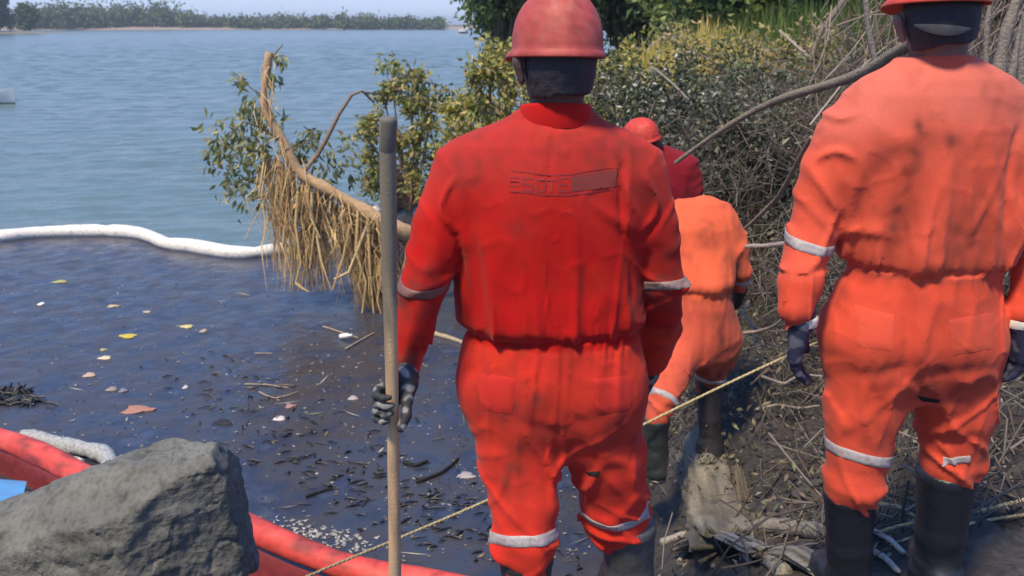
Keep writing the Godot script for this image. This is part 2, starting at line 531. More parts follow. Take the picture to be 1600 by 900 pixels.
func head(parent: Node3D, org: Vector3, c: Vector3, neck: Vector3, fwd: Vector3, col: Color, hair_low: float, cell := 0.007, near := true) -> void:
	# c: middle of the skull; fwd: where the face looks
	var f := Field.new()
	var up := (c - neck).normalized()
	up = (up - fwd * up.dot(fwd) * 0.6).normalized()
	var side := fwd.cross(up).normalized()
	f.bone(c - fwd * 0.022 + up * 0.01, c + fwd * 0.020 + up * 0.015, 0.088, 0.080, 0.03, side * 0.14)
	f.bone(c + fwd * 0.035 - up * 0.055, c + fwd * 0.060 - up * 0.095, 0.062, 0.042, 0.05)
	f.bone(neck - up * 0.06, c - up * 0.03 - fwd * 0.015, 0.066, 0.062, 0.04)
	f.bone(neck - Vector3(0, 0.14, 0), neck - Vector3(0, 0.06, 0), 0.075, 0.066, 0.03)
	f.bone(c + fwd * 0.092 + up * 0.005, c + fwd * 0.118 - up * 0.030, 0.010, 0.016, 0.02)            # nose
	f.bone(c + fwd * 0.092 - side * 0.025 - up * 0.066, c + fwd * 0.092 + side * 0.025 - up * 0.066, 0.012, 0.012, 0.015)   # mouth
	f.bone(c + fwd * 0.085 - side * 0.045 + up * 0.026, c + fwd * 0.085 + side * 0.045 + up * 0.026, 0.016, 0.016, 0.02)    # brow
	for s in [-1.0, 1.0]:
		var e: Vector3 = c + side * 0.094 * s - up * 0.022 - fwd * 0.002
		f.bone(e + up * 0.024 + side * 0.008 * s, e - up * 0.022, 0.021, 0.014, 0.008, side * 0.8)
		f.bone(c + fwd * 0.083 + side * 0.033 * s + up * 0.004, c + fwd * 0.083 + side * 0.034 * s + up * 0.004, 0.013, 0.013, 0.006)
	var skin_col := func(p: Vector3) -> Color: return col * (0.93 + 0.14 * noise.get_noise_3d(p.x * 20.0, p.y * 20.0, p.z * 20.0))
	var b := obj("body", nets(f.dist, f.lo, f.hi, cell, org, skin_col), M.skin, parent)
	if not near: return
	for s in [-1.0, 1.0]:
		var sp := SphereMesh.new()
		sp.radius = 0.0125; sp.height = 0.025; sp.radial_segments = 12; sp.rings = 6
		obj("eye", sp, M.paint_white, b, c + fwd * 0.0865 + side * 0.033 * s + up * 0.004 - org)
	var h := Field.new()
	h.bone(c - fwd * 0.024 + up * 0.008, c + fwd * 0.012 + up * 0.022, 0.0935, 0.084, 0.03, side * 0.14)
	h.bone(c - fwd * 0.022 - up * 0.03, c - fwd * 0.026 - up * (hair_low + 0.05), 0.080, 0.071, 0.04)
	h.disp = func(p: Vector3) -> float: return noise.get_noise_3d(p.x * 60.0, p.y * 40.0, p.z * 60.0) * 0.003
	var face := func(p: Vector3) -> float: return maxf(h.dist(p), maxf((p - c).dot(fwd) - 0.045 - (p - c).dot(up) * 0.4, -(p - c).dot(up) - hair_low - 0.004 * sin((p - c).dot(side) * 60.0)))
	obj("hair", nets(face, h.lo, h.hi, cell, org, plain), M.hair, parent)

func crest(n: float, w: float) -> float: return exp(-n * n / (w * w)) - 0.25

func folds(p: Vector3, P: Dictionary) -> float:
	var y := p.y
	var o: float = P.seed
	var waist: float = P.waist
	var d := 0.0
	var sx: float = p.x - P.cx
	if y > waist:
		var up := y - waist
		var arm := smoothstep(P.half - 0.03, P.half + 0.02, absf(sx))
		var low := 1.0 - smoothstep(0.03, 0.42, up)
		# long tension folds that fan out upward from the gathered waist, thin ridges between flat panels
		var fan := sx * (1.0 - 0.5 * up)
		var trunk := noise.get_noise_3d(fan * 5.5 + o, y * 1.0, p.z * 0.6) * (0.004 + 0.007 * low)
		trunk += crest(noise.get_noise_3d(fan * 5.0 + o + 9.0, y * 0.9 + sx * 1.2, 1.0), 0.16) * (0.0055 + 0.0085 * low)
		trunk += crest(noise.get_noise_3d(fan * 8.0 - 7.0 + o, y * 1.4 - absf(sx) * 3.0, 2.0), 0.11) * 0.0085 * low
		trunk += crest(noise.get_noise_3d(absf(sx) * 3.2 + y * 3.4 + o * 2.0, (y - absf(sx) * 1.2) * 1.2, 4.0 + signf(sx)), 0.12) * 0.0105 * smoothstep(0.05, 0.20, absf(sx)) * (1.0 - smoothstep(0.38, 0.52, up))
		for g in P.grooves:
			var fade: float = smoothstep(g[1], g[1] + 0.05, y) * (1.0 - smoothstep(g[2] - 0.05, g[2], y))
			trunk -= g[3] * exp(-pow((p.x - g[0] - 0.02 * sin(y * 9.0)) / g[4], 2)) * fade
		var gath := cos(p.x * 165.0 + noise.get_noise_2d(p.x * 8.0, o) * 12.0) * 0.0038 * exp(-up / 0.05)
		var sleeve := crest(noise.get_noise_3d(absf(sx) * 3.0 + y * 4.0 + o, y * 1.8 - absf(sx) * 4.0, p.z * 1.2), 0.13) * 0.0105
		sleeve += crest(noise.get_noise_3d(absf(sx) * 4.0 - y * 5.5 + o, y * 1.2 + absf(sx) * 2.0, p.z * 1.0 + 3.0), 0.11) * 0.006
		d = lerpf(trunk + gath, sleeve - 0.003, arm)
	else:
		var dn := waist - y
		var gx := cos(p.x * 150.0 + noise.get_noise_2d(p.x * 7.0 + o, y * 1.2) * 13.0)
		d += gx * 0.0042 * exp(-dn / 0.05)
		var top := 1.0 - smoothstep(0.10, 0.36, dn)
		d += noise.get_noise_3d(p.x * 9.0 + o, y * 1.0, p.z) * 0.007 * top
		d += crest(noise.get_noise_3d(p.x * 11.0 + o, y * 1.3, 1.0), 0.16) * 0.0075 * top
		var leg := smoothstep(0.16, 0.34, dn)
		var v := absf(sx)
		d += crest(noise.get_noise_3d(sx * 3.2 + y * 3.4 + o, (y - v * 2.4) * 1.5, p.z * 0.8 + signf(sx) * 3.0), 0.12) * 0.0085 * leg
		d += crest(noise.get_noise_3d(sx * 4.0 - y * 3.0 + o + 13.0, (y + sx) * 1.2, p.z * 0.6), 0.11) * 0.006 * leg
		d += crest(noise.get_noise_3d(v * 6.0 + o, y * 2.0 + v, p.z * 0.8 + signf(sx) * 5.0), 0.10) * 0.0055 * leg
		for c in P.cuffs:
			if absf(p.x - c.x) < 0.16:
				var hgt: float = y - c.y
				d += (crest(noise.get_noise_3d(p.x * 2.0 + o, y * 8.0 + p.x * 4.0, p.z * 1.5), 0.17) * 0.013 - 0.003) * (1.0 - smoothstep(0.07, 0.20, hgt))
		d -= 0.003
		# seat and inside-leg creases
		for g in P.creases:
			var q: Vector3 = p - g[0]
			var along: float = q.dot(g[1])
			if absf(along) < g[2]:
				var across := (q - (g[1] as Vector3) * along)
				across.z *= 0.25
				d -= g[3] * exp(-across.length_squared() / 0.0004) * (1.0 - pow(along / g[2], 2))
	d += crest(noise.get_noise_3d(p.x * 9.0 + o, y * 8.0 + sx * 6.0, p.z * 4.0), 0.10) * 0.0022
	return d

func stain(p: Vector3, spots: Array, o: float) -> float:
	var n := noise.get_noise_3d(p.x * 7.0 + o, p.y * 6.0, p.z * 7.0) * 0.5 + noise.get_noise_3d(p.x * 22.0, p.y * 17.0 + o, p.z * 22.0) * 0.35 + 0.5
	var s := 0.0
	for q in spots:
		var e: Vector3 = p - q[0]
		e.x /= q[1]; e.y /= q[2]; e.z /= 0.25
		s = maxf(s, q[3] * exp(-e.length_squared()))
	return clampf(s * (0.35 + n * 1.1) + maxf(0.0, n - 0.60) * 0.55, 0.0, 1.0)

func worker(label: String, root: Vector3, rows: Array, zc: float, arms: Array, legs: Array, P: Dictionary, col: Color, low_col: Color, spots: Array, cell: float) -> Array:
	var t := thing("person", root, label, "person", "spill clean-up workers in coveralls")
	var f := Field.new()
	for r in rows:
		var l := at(r[1], r[0], zc + (r[4] if r.size() > 4 else 0.0))
		var h := at(r[2], r[0], zc + (r[4] if r.size() > 4 else 0.0))
		f.ring((l + h) * 0.5, (h.x - l.x) * 0.5, r[3])
	f.bake()
	for c in legs: f.chain(c[0], c[1], 0.09)
	for c in arms: f.chain(c[0], c[1], 0.07)
	f.disp = func(p: Vector3) -> float: return folds(p, P)
	var tint := func(p: Vector3) -> Color:
		var s := stain(p, spots, P.seed)
		var base := col.lerp(low_col, smoothstep(P.waist - 0.01, P.waist - 0.03, p.y))
		base = base.lerp(Color(.62, .26, .22), P.get("fade", 0.0) * smoothstep(P.waist + 0.26, P.waist + 0.50, p.y + 0.05 * noise.get_noise_3d(p.x * 6.0, p.y * 6.0, 2.0)))  # light on the shoulder tops, painted into the cloth as a paler pink
		base = base * (1.0 + 0.10 * noise.get_noise_3d(p.x * 4.0, p.y * 4.0 + 3.0, p.z * 4.0))
		return base.lerp(Color(0.085, 0.035, 0.03), s * 0.85)
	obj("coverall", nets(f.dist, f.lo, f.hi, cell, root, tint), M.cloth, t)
	return [t, f]

func commit(mb: MB, called: String, m: Material, parent: Node = null) -> MeshInstance3D:
	return obj(called, mb.mesh(), m, parent)

func sub(root: Vector3) -> MB:
	var mb := MB.new()
	mb.org = root
	return mb

func worker_centre() -> void:
	var root := Vector3(0.13, 1.24, -2.28)
	var Z := 2.30
	var rows := [[172, 806, 930, .080], [186, 786, 945, .090], [200, 752, 968, .112], [222, 712, 996, .13], [270, 695, 1010, .150], [340, 700, 1008, .158], [420, 704, 1005, .158], [466, 706, 1008, .163], [493, 709, 1010, .163], [503, 716, 1006, .155], [511, 728, 998, .143], [528, 722, 1003, .150], [575, 717, 1003, .160], [615, 724, 998, .150], [650, 745, 978, .125], [690, 790, 935, .080]]
	var ls := [at(724, 276, 2.29), at(686, 350, 2.27), at(664, 440, 2.22), at(645, 520, 2.19), at(634, 572, 2.17)]
	var rs := [at(992, 274, 2.30), at(1020, 350, 2.30), at(1034, 440, 2.31), at(1030, 510, 2.42), at(1018, 560, 2.52)]
	var ll := [at(800, 610, 2.29), at(809, 715, 2.26), at(819, 790, 2.21), at(821, 846, 2.18), at(821, 880, 2.17)]
	var rl := [at(932, 610, 2.30), at(948, 715, 2.33), at(958, 775, 2.36), at(966, 812, 2.38), at(970, 832, 2.38)]
	var waist := at(860, 511, 2.3).y
	var P := {fade = 0.10, seed = 1.7, waist = waist, cx = at(856, 400, Z).x, half = 0.245, grooves = [[at(716, 400, 2.16).x, at(0, 480, 2.2).y, at(0, 250, 2.2).y, 0.012, 0.010], [at(982, 400, 2.16).x, at(0, 490, 2.2).y, at(0, 240, 2.2).y, 0.014, 0.010], [at(869, 400, 2.16).x, at(0, 300, 2.2).y, at(0, 185, 2.2).y, 0.005, 0.007]],
		cuffs = [ll[4], rl[4]], creases = [[at(878, 610, 2.15), Vector3(0, 1, 0), 0.13, 0.011], [at(835, 672, 2.13), Vector3(0.9, -0.35, 0).normalized(), 0.10, 0.006], [at(910, 660, 2.15), Vector3(0.9, 0.3, 0).normalized(), 0.09, 0.004], [at(735, 585, 2.2), Vector3(0.7, 0.5, 0).normalized(), 0.06, 0.008]]}
	var spots := [[at(795, 640, 2.14), 0.11, 0.10, 0.62], [at(845, 680, 2.14), 0.08, 0.05, 0.75], [at(955, 670, 2.15), 0.11, 0.13, 0.72], [at(905, 590, 2.15), 0.08, 0.08, 0.35], [at(640, 560, 2.12), 0.05, 0.05, 0.6], [at(665, 450, 2.16), 0.08, 0.12, 0.35], [at(830, 230, 2.15), 0.12, 0.08, 0.25], [at(930, 740, 2.2), 0.05, 0.04, 0.5], [at(870, 230, 2.15), 0.03, 0.09, 0.4], [at(760, 240, 2.16), 0.16, 0.10, 0.48], [at(960, 235, 2.16), 0.12, 0.10, 0.42], [at(860, 215, 2.16), 0.22, 0.09, 0.36], [at(800, 330, 2.15), 0.12, 0.12, 0.22], [at(660, 480, 2.14), 0.10, 0.20, 0.5], [at(1035, 450, 2.2), 0.10, 0.24, 0.55], [at(850, 560, 2.14), 0.25, 0.05, 0.22], [at(800, 720, 2.14), 0.06, 0.10, 0.55], [at(820, 770, 2.14), 0.05, 0.06, 0.3]]
	var w := worker("worker in red coverall and red helmet seen from behind, holding the upright pole", root, rows, Z, [[ls, [.090, .073, .066, .055, .046]], [rs, [.092, .071, .064, .064, .055]]], [[ll, [.132, .114, .098, .094, .072]], [rl, [.130, .115, .106, .106, .074]]], P, Color(.50, .014, .012), Color(.64, .040, .025), spots, 0.0076)
	var t: Node3D = w[0]
	var f: Field = w[1]
	# collar: a folded band round the neck
	var mb := sub(root)
	for k in 49:
		var an := TAU * k / 48.0
		var c := at(868, 170, 2.285)
		for e in [[.072, -.050], [.086, -.050], [.081, .002], [.077, .010], [.072, .010], [.069, -.020]]:
			mb.add(c + Vector3(cos(an) * e[0] * 1.12, e[1] + 0.012 * sin(an), sin(an) * e[0] * 1.05), Color(.50, .018, .018))
	for k in 48:
		for e in 5: mb.quad(k * 6 + e, k * 6 + e + 1, k * 6 + e + 7, k * 6 + e + 6)
	commit(mb, "collar", M.cloth, t)
	for s in [[ls[2], Vector3(-0.06, -1, -0.25), 0.024, Color(.21, .10, .095)], [rs[2], Vector3(0.06, -1, 0.1), 0.024, Color(.31, .22, .20)]]:
		mb = sub(root); strip(f, s[0], s[1], s[2], 0.085, mb, 0.0, TAU, 0.003, s[3]); commit(mb, "reflective_strip", M.reflective, t)
	mb = sub(root); strip(f, at(819, 833, 2.185), ll[3] - ll[2], 0.030, 0.13, mb); commit(mb, "reflective_strip", M.reflective, t)
	mb = sub(root); strip(f, at(962, 788, 2.365), rl[2] - rl[1] + Vector3(-0.02, 0.0, 0), 0.028, 0.13, mb); commit(mb, "reflective_strip", M.reflective, t)
	# faded print between the shoulder blades
	mb = sub(root)
	var zb := 2.16
	bar(f, mb, [Vector2(800, 267), Vector2(822, 269), Vector2(845, 273), Vector2(870, 274), Vector2(895, 272), Vector2(920, 267), Vector2(945, 263), Vector2(965, 262)], 1.8, zb)
	bar(f, mb, [Vector2(797, 299), Vector2(815, 300), Vector2(850, 305), Vector2(890, 305), Vector2(930, 300), Vector2(958, 296)], 2.2, zb)
	for y in [277, 283.5, 290.5]: bar(f, mb, [Vector2(797, y), Vector2(811, y + 0.5)], 2.2, zb)
	for b in [[818, 278, 832, 279], [818, 288, 832, 289], [818, 297.5, 832, 298.5], [818, 278, 818, 288], [832, 289, 832, 298], [839, 280, 851, 280.5], [839, 299, 851, 299.5], [840, 280, 840, 299], [851, 280, 851, 299], [855, 281, 868, 281], [861, 281, 861, 300], [873, 279, 890, 278], [873, 289, 886, 288.5], [873, 299.5, 890, 299], [874, 279, 874, 300]]:
		bar(f, mb, [Vector2(b[0], b[1]), Vector2(b[2], b[3])], 3.6, zb)
	commit(mb, "back_print", M.print_ink, t)
	mb = sub(root)
	patch(f, mb, [at(893, 275, zb), at(965, 265, zb), at(961, 292, zb), at(893, 300, zb)], 10, 4, 0.0007)
	commit(mb, "print_smear", M.print_smear, t)
	mb = sub(root)
	for b in [[897, 279, 960, 271], [897, 287, 958, 280], [897, 295, 940, 291], [906, 277, 906, 299], [922, 275, 921, 296], [938, 273, 937, 295], [948, 272, 955, 291]]:
		bar(f, mb, [Vector2(b[0], b[1]), Vector2(b[2], b[3])], 1.8, zb - 0.001)
	commit(mb, "print_lines", M.print_ink, t)
	# rear pockets and the torn patch
	for q in [[[745, 582], [806, 590], [800, 648], [750, 640]], [[925, 592], [992, 585], [985, 640], [932, 650]]]:
		mb = sub(root)
		patch(f, mb, q.map(func(e): return at(e[0], e[1], 2.15)), 12, 10, 0.0030, Vector3(0, 0, -1), Color(.55, .038, .028))
		commit(mb, "rear_pocket", M.cloth, t)
	mb = sub(root)
	patch(f, mb, [at(914, 738, 2.22), at(938, 736, 2.22), at(934, 746, 2.22), at(920, 744, 2.22)], 5, 3, 0.0028)
	commit(mb, "torn_hole", M.dark_hole, t)
	# boots
	boot(t, root, at(822, 866, 2.18), at(822, 985, 2.22), 1.26, Vector3(-0.2, 0, -1).normalized(), .076, .056, Color(.045, .05, .055))
	boot(t, root, at(980, 818, 2.38), at(985, 945, 2.42), 1.22, Vector3(0.15, 0, -1).normalized(), .086, .062, Color(.085, .09, .095))
	# head, hair, helmet
	var c := at(868, 92, 2.27)
	var fwd := Vector3(-0.38, -0.12, -1).normalized()
	head(t, root, c, at(868, 168, 2.285), fwd, Color(.11, .068, .064), 0.085)
	var xf := Transform3D(Basis(Vector3.UP, 0.36) * Basis(Vector3.RIGHT, -0.05) * Basis(Vector3.BACK, -0.03), at(870, 94, 2.27) + Vector3(0, 0.012, 0))
	var hm := obj("helmet", dome(Transform3D(xf.basis, xf.origin - root), .110, .132, .155, .042, Color(.46, .075, .065)), M.helmet_plastic, t)
	# gloved hand closed round the pole: fingers round its left side to the front, thumb on the right
	var g := Field.new()
	var top := at(607, 186, 1.99)
	var foot := at(615, 1000, 2.24)
	foot.y = height(foot.x, foot.z) - 0.03
	var hy := at(613, 624, 2.12).y
	var pole := foot.lerp(top, (hy - foot.y) / (top.y - foot.y))
	var wr := pole + Vector3(0.030, 0.056, -0.045)
	var pd := (foot - top).normalized()
	g.bone(at(634, 566, 2.17), wr, 0.036, 0.032, 0.02)
	for k in 4:
		var kn := pole + pd * (-0.034 + 0.0235 * k) + Vector3(-0.012, 0, -0.044)
		g.bone(wr + Vector3(-0.004, -0.02, -0.006), kn, 0.026, 0.016, 0.018)
		var fr := [0.0120, 0.0125, 0.0120, 0.0105][k] as float
		var reach := [0.85, 1.0, 0.95, 0.75][k] as float
		var m1 := kn + Vector3(-0.026, -0.003, 0.022)
		var m2 := m1 + Vector3(-0.001, -0.003, 0.034)
		finger(g, [kn, m1, m2, m2 + Vector3(0.026 * reach, 0.002, 0.022), m2 + Vector3(0.044 * reach, 0.004, 0.021)], fr)
	g.bone(wr + Vector3(0.004, -0.012, 0.0), pole + Vector3(0.036, 0.004, -0.012), 0.026, 0.018, 0.02)
	finger(g, [pole + Vector3(0.036, 0.004, -0.012), pole + Vector3(0.037, -0.030, 0.012), pole + Vector3(0.024, -0.058, 0.026)], 0.0145)
	var glove_col := func(p: Vector3) -> Color: return Color(.035, .037, .042).lerp(Color(.26, .27, .28), smoothstep(0.05, 0.4, noise.get_noise_3d(p.x * 30.0, p.y * 30.0, p.z * 30.0)))
	obj("glove", nets(g.dist, g.lo, g.hi, 0.0042, root, glove_col), M.glove, t)
	g = Field.new()
	hanging_hand(g, at(1012, 580, 2.55), Vector3(-0.15, -0.8, -0.5).normalized(), Vector3(1, 0, 0), Vector3(0, 0.4, -0.9).normalized())
	obj("glove", nets(g.dist, g.lo, g.hi, 0.0050, root, glove_col), M.glove, t)
	# the pole, a thing of its own
	var pl := thing("pole", Vector3(foot.x, foot.y, foot.z), "long wooden tool pole with grey upper sleeve standing upright in a gloved hand", "pole")
	var pts := PackedVector3Array(); var rr := PackedFloat32Array()
	for i in 25:
		var s := i / 24.0
		pts.append(foot.lerp(top, s) + Vector3(sin(s * 5.0) * 0.003, 0, cos(s * 4.0) * 0.003))
		rr.append(lerpf(0.0160, 0.0178, s) + 0.0012 * sin(s * 9.0))
	mb = sub(pl.position); mb.tube(pts, rr, 14, Color(.60, .42, .25), 0.02, true, 0.06)
	for i in mb.c.size():
		var y := mb.v[i].y
		var n := noise.get_noise_3d(mb.v[i].x * 30.0, y * 5.0, mb.v[i].z * 30.0)
		mb.c[i] = mb.c[i].lerp(Color(.165, .16, .135), smoothstep(0.64, 0.74, y / (top.y - foot.y) + n * 0.06) * 0.92).lerp(Color(.18, .14, .10), 0.35 * smoothstep(0.1, 0.5, n))
	commit(mb, "shaft", M.pole_wood, pl)
	mb = sub(pl.position); mb.tube(PackedVector3Array([pts[23], top - Vector3(0, 0.004, 0), top + Vector3(0, 0.004, 0)]), PackedFloat32Array([.0190, .0190, .0155]), 16, Color(.14, .135, .12), 0.02); commit(mb, "end_cap", M.pole_wood, pl)

func worker_right() -> void:
	var root := Vector3(1.03, 1.27, -2.44)
	var Z := 2.44
	var rows := [[92, 1400, 1532, .080], [104, 1385, 1552, .092], [120, 1352, 1580, .112], [145, 1322, 1604, .130], [195, 1302, 1612, .148], [280, 1300, 1606, .156], [350, 1304, 1596, .158], [384, 1308, 1585, .162], [400, 1312, 1580, .158], [411, 1322, 1570, .146], [422, 1324, 1564, .143], [448, 1308, 1566, .152], [510, 1288, 1564, .162], [540, 1294, 1558, .152], [575, 1318, 1535, .125], [612, 1365, 1490, .080]]
	var ls := [at(1324, 222, 2.44), at(1284, 300, 2.44), at(1266, 378, 2.42), at(1250, 440, 2.38), at(1243, 482, 2.35)]
	var rs := [at(1594, 232, 2.44), at(1622, 310, 2.44), at(1630, 388, 2.42), at(1614, 445, 2.40), at(1598, 486, 2.38)]
	var ll := [at(1358, 540, 2.43), at(1347, 640, 2.42), at(1340, 705, 2.40), at(1334, 752, 2.39), at(1333, 782, 2.39)]
	var rl := [at(1489, 540, 2.45), at(1493, 640, 2.47), at(1490, 690, 2.48), at(1486, 722, 2.48), at(1484, 742, 2.48)]
	var waist := at(1440, 418, 2.4).y
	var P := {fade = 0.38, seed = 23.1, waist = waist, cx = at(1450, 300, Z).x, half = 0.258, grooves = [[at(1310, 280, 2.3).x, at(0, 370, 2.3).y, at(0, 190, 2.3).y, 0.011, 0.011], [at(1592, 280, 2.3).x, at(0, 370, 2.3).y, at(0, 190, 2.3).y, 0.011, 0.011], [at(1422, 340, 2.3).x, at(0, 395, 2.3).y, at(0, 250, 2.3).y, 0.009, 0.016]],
		cuffs = [ll[4], rl[4]], creases = [[at(1423, 520, 2.28), Vector3(0, 1, 0), 0.15, 0.013], [at(1375, 588, 2.28), Vector3(0.95, 0.3, 0).normalized(), 0.11, 0.008], [at(1480, 585, 2.29), Vector3(0.98, 0.12, 0).normalized(), 0.13, 0.006], [at(1480, 690, 2.38), Vector3(0.95, 0.25, 0).normalized(), 0.10, 0.013]]}
	var spots := [[at(1425, 300, 2.29), 0.025, 0.15, 0.85], [at(1437, 200, 2.29), 0.014, 0.03, 0.8], [at(1488, 222, 2.29), 0.02, 0.02, 0.6], [at(1408, 345, 2.29), 0.025, 0.09, 0.8], [at(1510, 350, 2.29), 0.10, 0.09, 0.38], [at(1500, 590, 2.30), 0.13, 0.08, 0.5], [at(1380, 560, 2.3), 0.10, 0.06, 0.35], [at(1560, 160, 2.35), 0.10, 0.06, 0.25], [at(1345, 690, 2.32), 0.07, 0.04, 0.35], [at(1530, 720, 2.42), 0.05, 0.05, 0.9], [at(1320, 470, 2.32), 0.04, 0.05, 0.5], [at(1370, 690, 2.33), 0.05, 0.05, 0.35]]
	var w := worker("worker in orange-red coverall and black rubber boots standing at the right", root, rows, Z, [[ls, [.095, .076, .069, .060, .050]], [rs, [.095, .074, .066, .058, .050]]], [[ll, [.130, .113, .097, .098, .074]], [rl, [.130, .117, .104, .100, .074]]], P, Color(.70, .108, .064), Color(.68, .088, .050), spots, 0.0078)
	var t: Node3D = w[0]
	var f: Field = w[1]
	var mb := sub(root)
	for k in 49:
		var an := TAU * k / 48.0
		var c := at(1466, 96, 2.435)
		for e in [[.072, -.050], [.086, -.050], [.081, .000], [.077, .008], [.072, .008], [.069, -.026]]:
			mb.add(c + Vector3(cos(an) * e[0] * 1.12, e[1] + 0.012 * sin(an), sin(an) * e[0] * 1.05), Color(.68, .115, .075))
	for k in 48:
		for e in 5: mb.quad(k * 6 + e, k * 6 + e + 1, k * 6 + e + 7, k * 6 + e + 6)
	commit(mb, "collar", M.cloth, t)
	mb = sub(root); strip(f, ls[2], Vector3(-0.22, -1, -0.1), 0.027, 0.09, mb); commit(mb, "reflective_strip", M.reflective, t)
	mb = sub(root); strip(f, rs[2], rs[2] - rs[1], 0.027, 0.09, mb); commit(mb, "reflective_strip", M.reflective, t)
	mb = sub(root); strip(f, at(1340, 704, 2.40), ll[2] - ll[1] + Vector3(-0.022, 0, 0), 0.030, 0.135, mb); commit(mb, "reflective_strip", M.reflective, t)
	mb = sub(root); strip(f, at(1490, 690, 2.48), rl[2] - rl[1] + Vector3(0.02, 0, 0), 0.024, 0.14, mb, 4.70, 5.45); commit(mb, "reflective_strip", M.reflective, t)
	for q in [[[1334, 476], [1398, 492], [1394, 548], [1338, 542]], [[1482, 500], [1556, 486], [1550, 545], [1488, 556]]]:
		mb = sub(root)
		patch(f, mb, q.map(func(e): return at(e[0], e[1], 2.29)), 12, 10, 0.0030, Vector3(0, 0, -1), Color(.66, .095, .058))
		commit(mb, "rear_pocket", M.cloth, t)
	mb = sub(root)
	patch(f, mb, [at(1432, 618, 2.34), at(1470, 625, 2.34), at(1466, 630, 2.34), at(1440, 627, 2.34)], 6, 2, 0.0028)
	commit(mb, "torn_hole", M.dark_hole, t)
	# torn tongue of the left cuff
	mb = sub(root)
	var a := at(1222, 470, 2.33); var b := at(1266, 470, 2.31); var c2 := at(1228, 516, 2.34)
	var id := []
	for i in 7:
		var s := i / 6.0
		for j in 4:
			var e := j / 3.0
			id.append(mb.add(a.lerp(b, e).lerp(c2, s * (0.96 + 0.04 * e)) + Vector3(0, 0, 0.006 * sin(e * 5.0 + s * 4.0)), Color(.66, .085, .05)))
	for i in 6:
		for j in 3: mb.quad(id[i * 4 + j], id[i * 4 + j + 1], id[i * 4 + j + 5], id[i * 4 + j + 4])
	commit(mb, "torn_cuff", M.cloth, t)
	boot(t, root, at(1328, 770, 2.40), at(1326, 915, 2.43), 1.25, Vector3(-0.15, 0, -1).normalized(), .076, .058, Color(.014, .018, .030))
	boot(t, root, at(1480, 738, 2.48), at(1462, 900, 2.50), 1.27, Vector3(0.2, 0, -1).normalized(), .088, .062, Color(.014, .018, .030))
	var c := at(1465, 22, 2.42)
	var fwd := Vector3(0.04, -0.15, -1).normalized()
	head(t, root, c, at(1465, 90, 2.435), fwd, Color(.22, .13, .12), 0.078)
	var xf := Transform3D(Basis(Vector3.RIGHT, -0.06) * Basis(Vector3.UP, -0.04), at(1463, 12, 2.42) + Vector3(0, 0.012, 0))
	var hm := obj("helmet", dome(Transform3D(xf.basis, xf.origin - root), .118, .140, .155, .045, Color(.70, .075, .045)), M.helmet_plastic, t)
	# the helmet's adjuster band across the nape
	mb = sub(root)
	for k in 25:
		var an := lerpf(1.15, 2.55, k / 24.0)
		for e in [[-.014, 0.0], [-.014, .004], [.012, .004], [.012, 0.0]]:
			mb.add(at(1462, 30, 2.42) + Vector3(cos(an) * (0.096 + e[1]), e[0] * (0.25 + 0.75 * sin(PI * k / 24.0)) - 0.026 * sin(an), sin(an) * (0.116 + e[1])), Color(.055, .055, .07))
	for k in 24:
		for e in 3: mb.quad(k * 4 + e, k * 4 + e + 1, k * 4 + e + 5, k * 4 + e + 4)
	commit(mb, "adjuster_band", M.rubber, hm)
	var blue := func(p: Vector3) -> Color: return Color(.018, .022, .060).lerp(Color(.10, .11, .16), smoothstep(0.15, 0.5, noise.get_noise_3d(p.x * 26.0, p.y * 26.0, p.z * 26.0)))
	for s in [[at(1252, 500, 2.365), -1.0], [at(1592, 502, 2.39), 1.0]]:
		var g := Field.new()
		hanging_hand(g, s[0], Vector3(0.04 * s[1], -1, -0.08).normalized(), Vector3(s[1], 0, 0.15).normalized(), Vector3(-0.35 * s[1], 0.0, -0.93).normalized(), 1.05)
		var gl := obj("glove", nets(g.dist, g.lo, g.hi, 0.0048, root, blue), M.glove, t)
		mb = sub(root)
		var q: Vector3 = s[0]
		for k in 21:
			var an := TAU * k / 20.0
			for e in [[.036, -.012], [.044, -.012], [.046, .012], [.038, .014]]: mb.add(q + Vector3(cos(an) * e[0], e[1], sin(an) * e[0]), Color(.75, .75, .68))
		for k in 20:
			for e in 3: mb.quad(k * 4 + e, k * 4 + e + 1, k * 4 + e + 5, k * 4 + e + 4)
		commit(mb, "glove_cuff", M.glove, gl)

